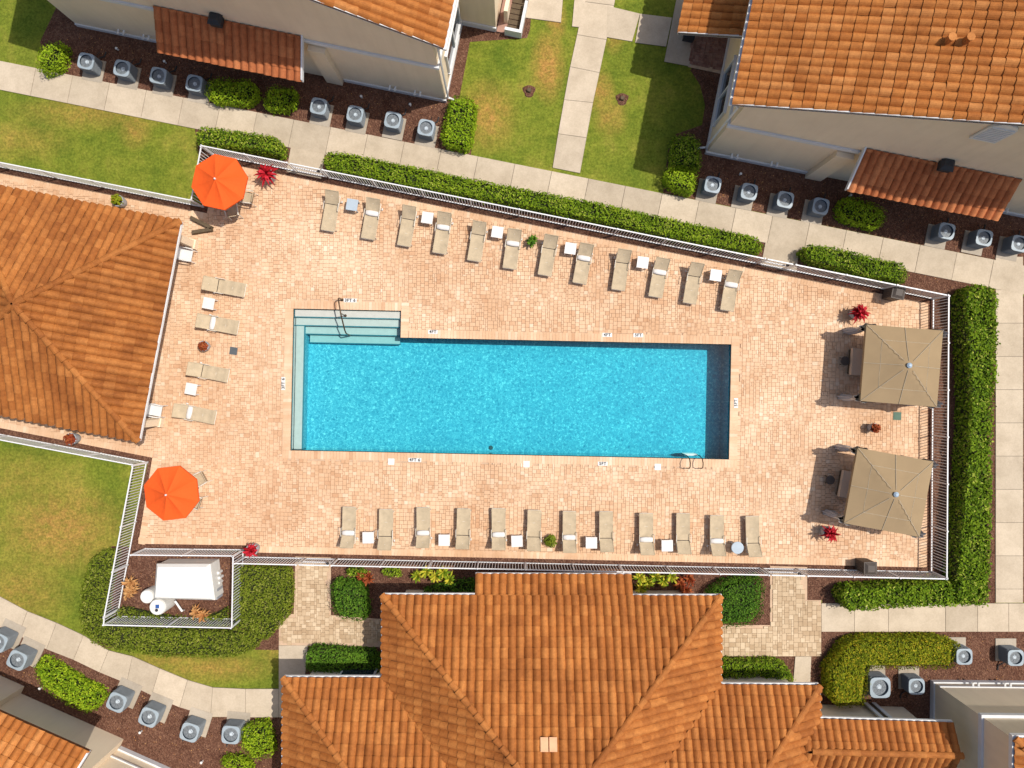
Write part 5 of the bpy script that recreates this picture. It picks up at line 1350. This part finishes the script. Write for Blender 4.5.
def tank(px, r_, h, label, lab=False):
    x, y = W(*px, h); e = thing('filter_tank', label, 'tank', (x, y, .01), 0, 'filter tanks'); mb = MB(); mb.lathe([(r_, 0), (r_, h - .12), (r_ * .9, h - .03), (r_ * .3, h)], 22); build('body', mb, 'fibreglass', e, smooth=False)
    mb = MB(); mb.lathe([(.07, h - .02), (.07, h + .03)], 12, (0, -.12)); build('cap', mb, 'lantern' if lab else 'white_plastic', e)
    if lab: mb = MB(); mb.box((.03, .05, h + .004), (.17, .17, .012)); build('sticker', mb, 'label_blue', e)
tank((146.5, 597), .33, .75, 'lower cream filter tank at the left of the equipment cabinet'); tank((156.8, 607.5), .38, 1.05, 'taller white filter tank with blue sticker below the equipment cabinet', True)
mb = MB(); mb.tube([G(175, 601, .5), G(182, 611, .45), G(184, 610, .1)], .05, 8); solo('pvc_pipe', mb, 'white_plastic', 'white plastic pipe leaning from the equipment cabinet', 'pipe')
# pruned stumps on the upper lawns
for px, lab in (((529, 91), 'small brown tree stump on the lawn left of the footpath'), ((622, 99), 'small brown tree stump on the lawn right of the footpath')):
    x, y = W(*px); e = thing('tree_stump', lab, 'stump', (x, y, 0), 0, 'stumps on the upper lawn'); mb = MB(); mb.lathe([(.30, .004), (.24, .03), (.08, .05)], 14, wob=lambda a, z: 1 + .12 * math.sin(a * 3) + .08 * math.sin(a * 5)); build('mulch_ring', mb, 'mulch', e)
    mb = MB(); mb.lathe([(.13, .02), (.10, .16), (.09, .17)], 10, wob=lambda a, z: 1 + .1 * math.sin(a * 4)); build('trunk', mb, 'wood_dark', e)
for i, (px, nm) in enumerate((((116, 48), 'behind the second air conditioner of the top left house'), ((164, 61), 'behind the third air conditioner of the top left house'), ((361, 96), 'behind the sixth air conditioner of the top left house'), ((410, 104), 'behind the eighth air conditioner of the top left house'), ((741, 173.5), 'behind the second air conditioner of the top right house'), ((851, 195), 'behind the lime bush of the top right house'), ((39, 689), 'beside the bright green grassy shrub at the lower left'), ((139.5, 733), 'near the fourth air conditioner of the lower left bed'), ((201, 763), 'at the bottom of the lower left bed'))):
    x, y = W(*px, .2); mb = MB(); mb.lathe([(.04, .0), (.04, .16), (.065, .17), (.06, .2), (.01, .21)], 8, (x, y)); solo('sprinkler_head', mb, 'white_plastic', 'small white sprinkler head ' + nm, 'sprinkler', 'sprinkler heads')

# fallen leaves and pale bark on the mulch beds
for q, lab in (([(60, 30), (440, 105), (445, 148), (60, 72)], 'pale fallen leaves and bark chips on the upper left mulch'), ([(710, 158), (1020, 220), (1020, 262), (706, 200)], 'pale fallen leaves and bark chips on the upper right mulch'),
               ([(905, 272), (995, 290), (995, 300), (955, 290)], 'pale fallen leaves on the mulch at the end of the upper fence'), ([(0, 632), (100, 674), (210, 720), (280, 722), (280, 768), (190, 768), (0, 680)], 'pale fallen leaves and bark chips on the lower left mulch'),
               ([(870, 634), (1022, 634), (1022, 680), (925, 680), (870, 700)], 'pale fallen leaves and bark chips on the lower right mulch'), ([(114, 552), (232, 556), (230, 620), (112, 612)], 'pale fallen leaves inside the equipment enclosure')):
    poly = [W(*p) for p in q]; n = int(area(poly) * 9); P2 = pt_in([poly], n); mb = MB()
    Nn = np.stack([rng.normal(0, .25, n), rng.normal(0, .25, n), np.ones(n)], 1); Nn /= np.linalg.norm(Nn, axis=1)[:, None]
    leaves(mb, np.column_stack([P2, np.full(n, .022)]), Nn, rng.uniform(.012, .04, n), rng.random(n) * .9 + .05)
    o = solo('leaf_litter', mb, 'leaf_straw', lab, 'leaf litter', kind='stuff')
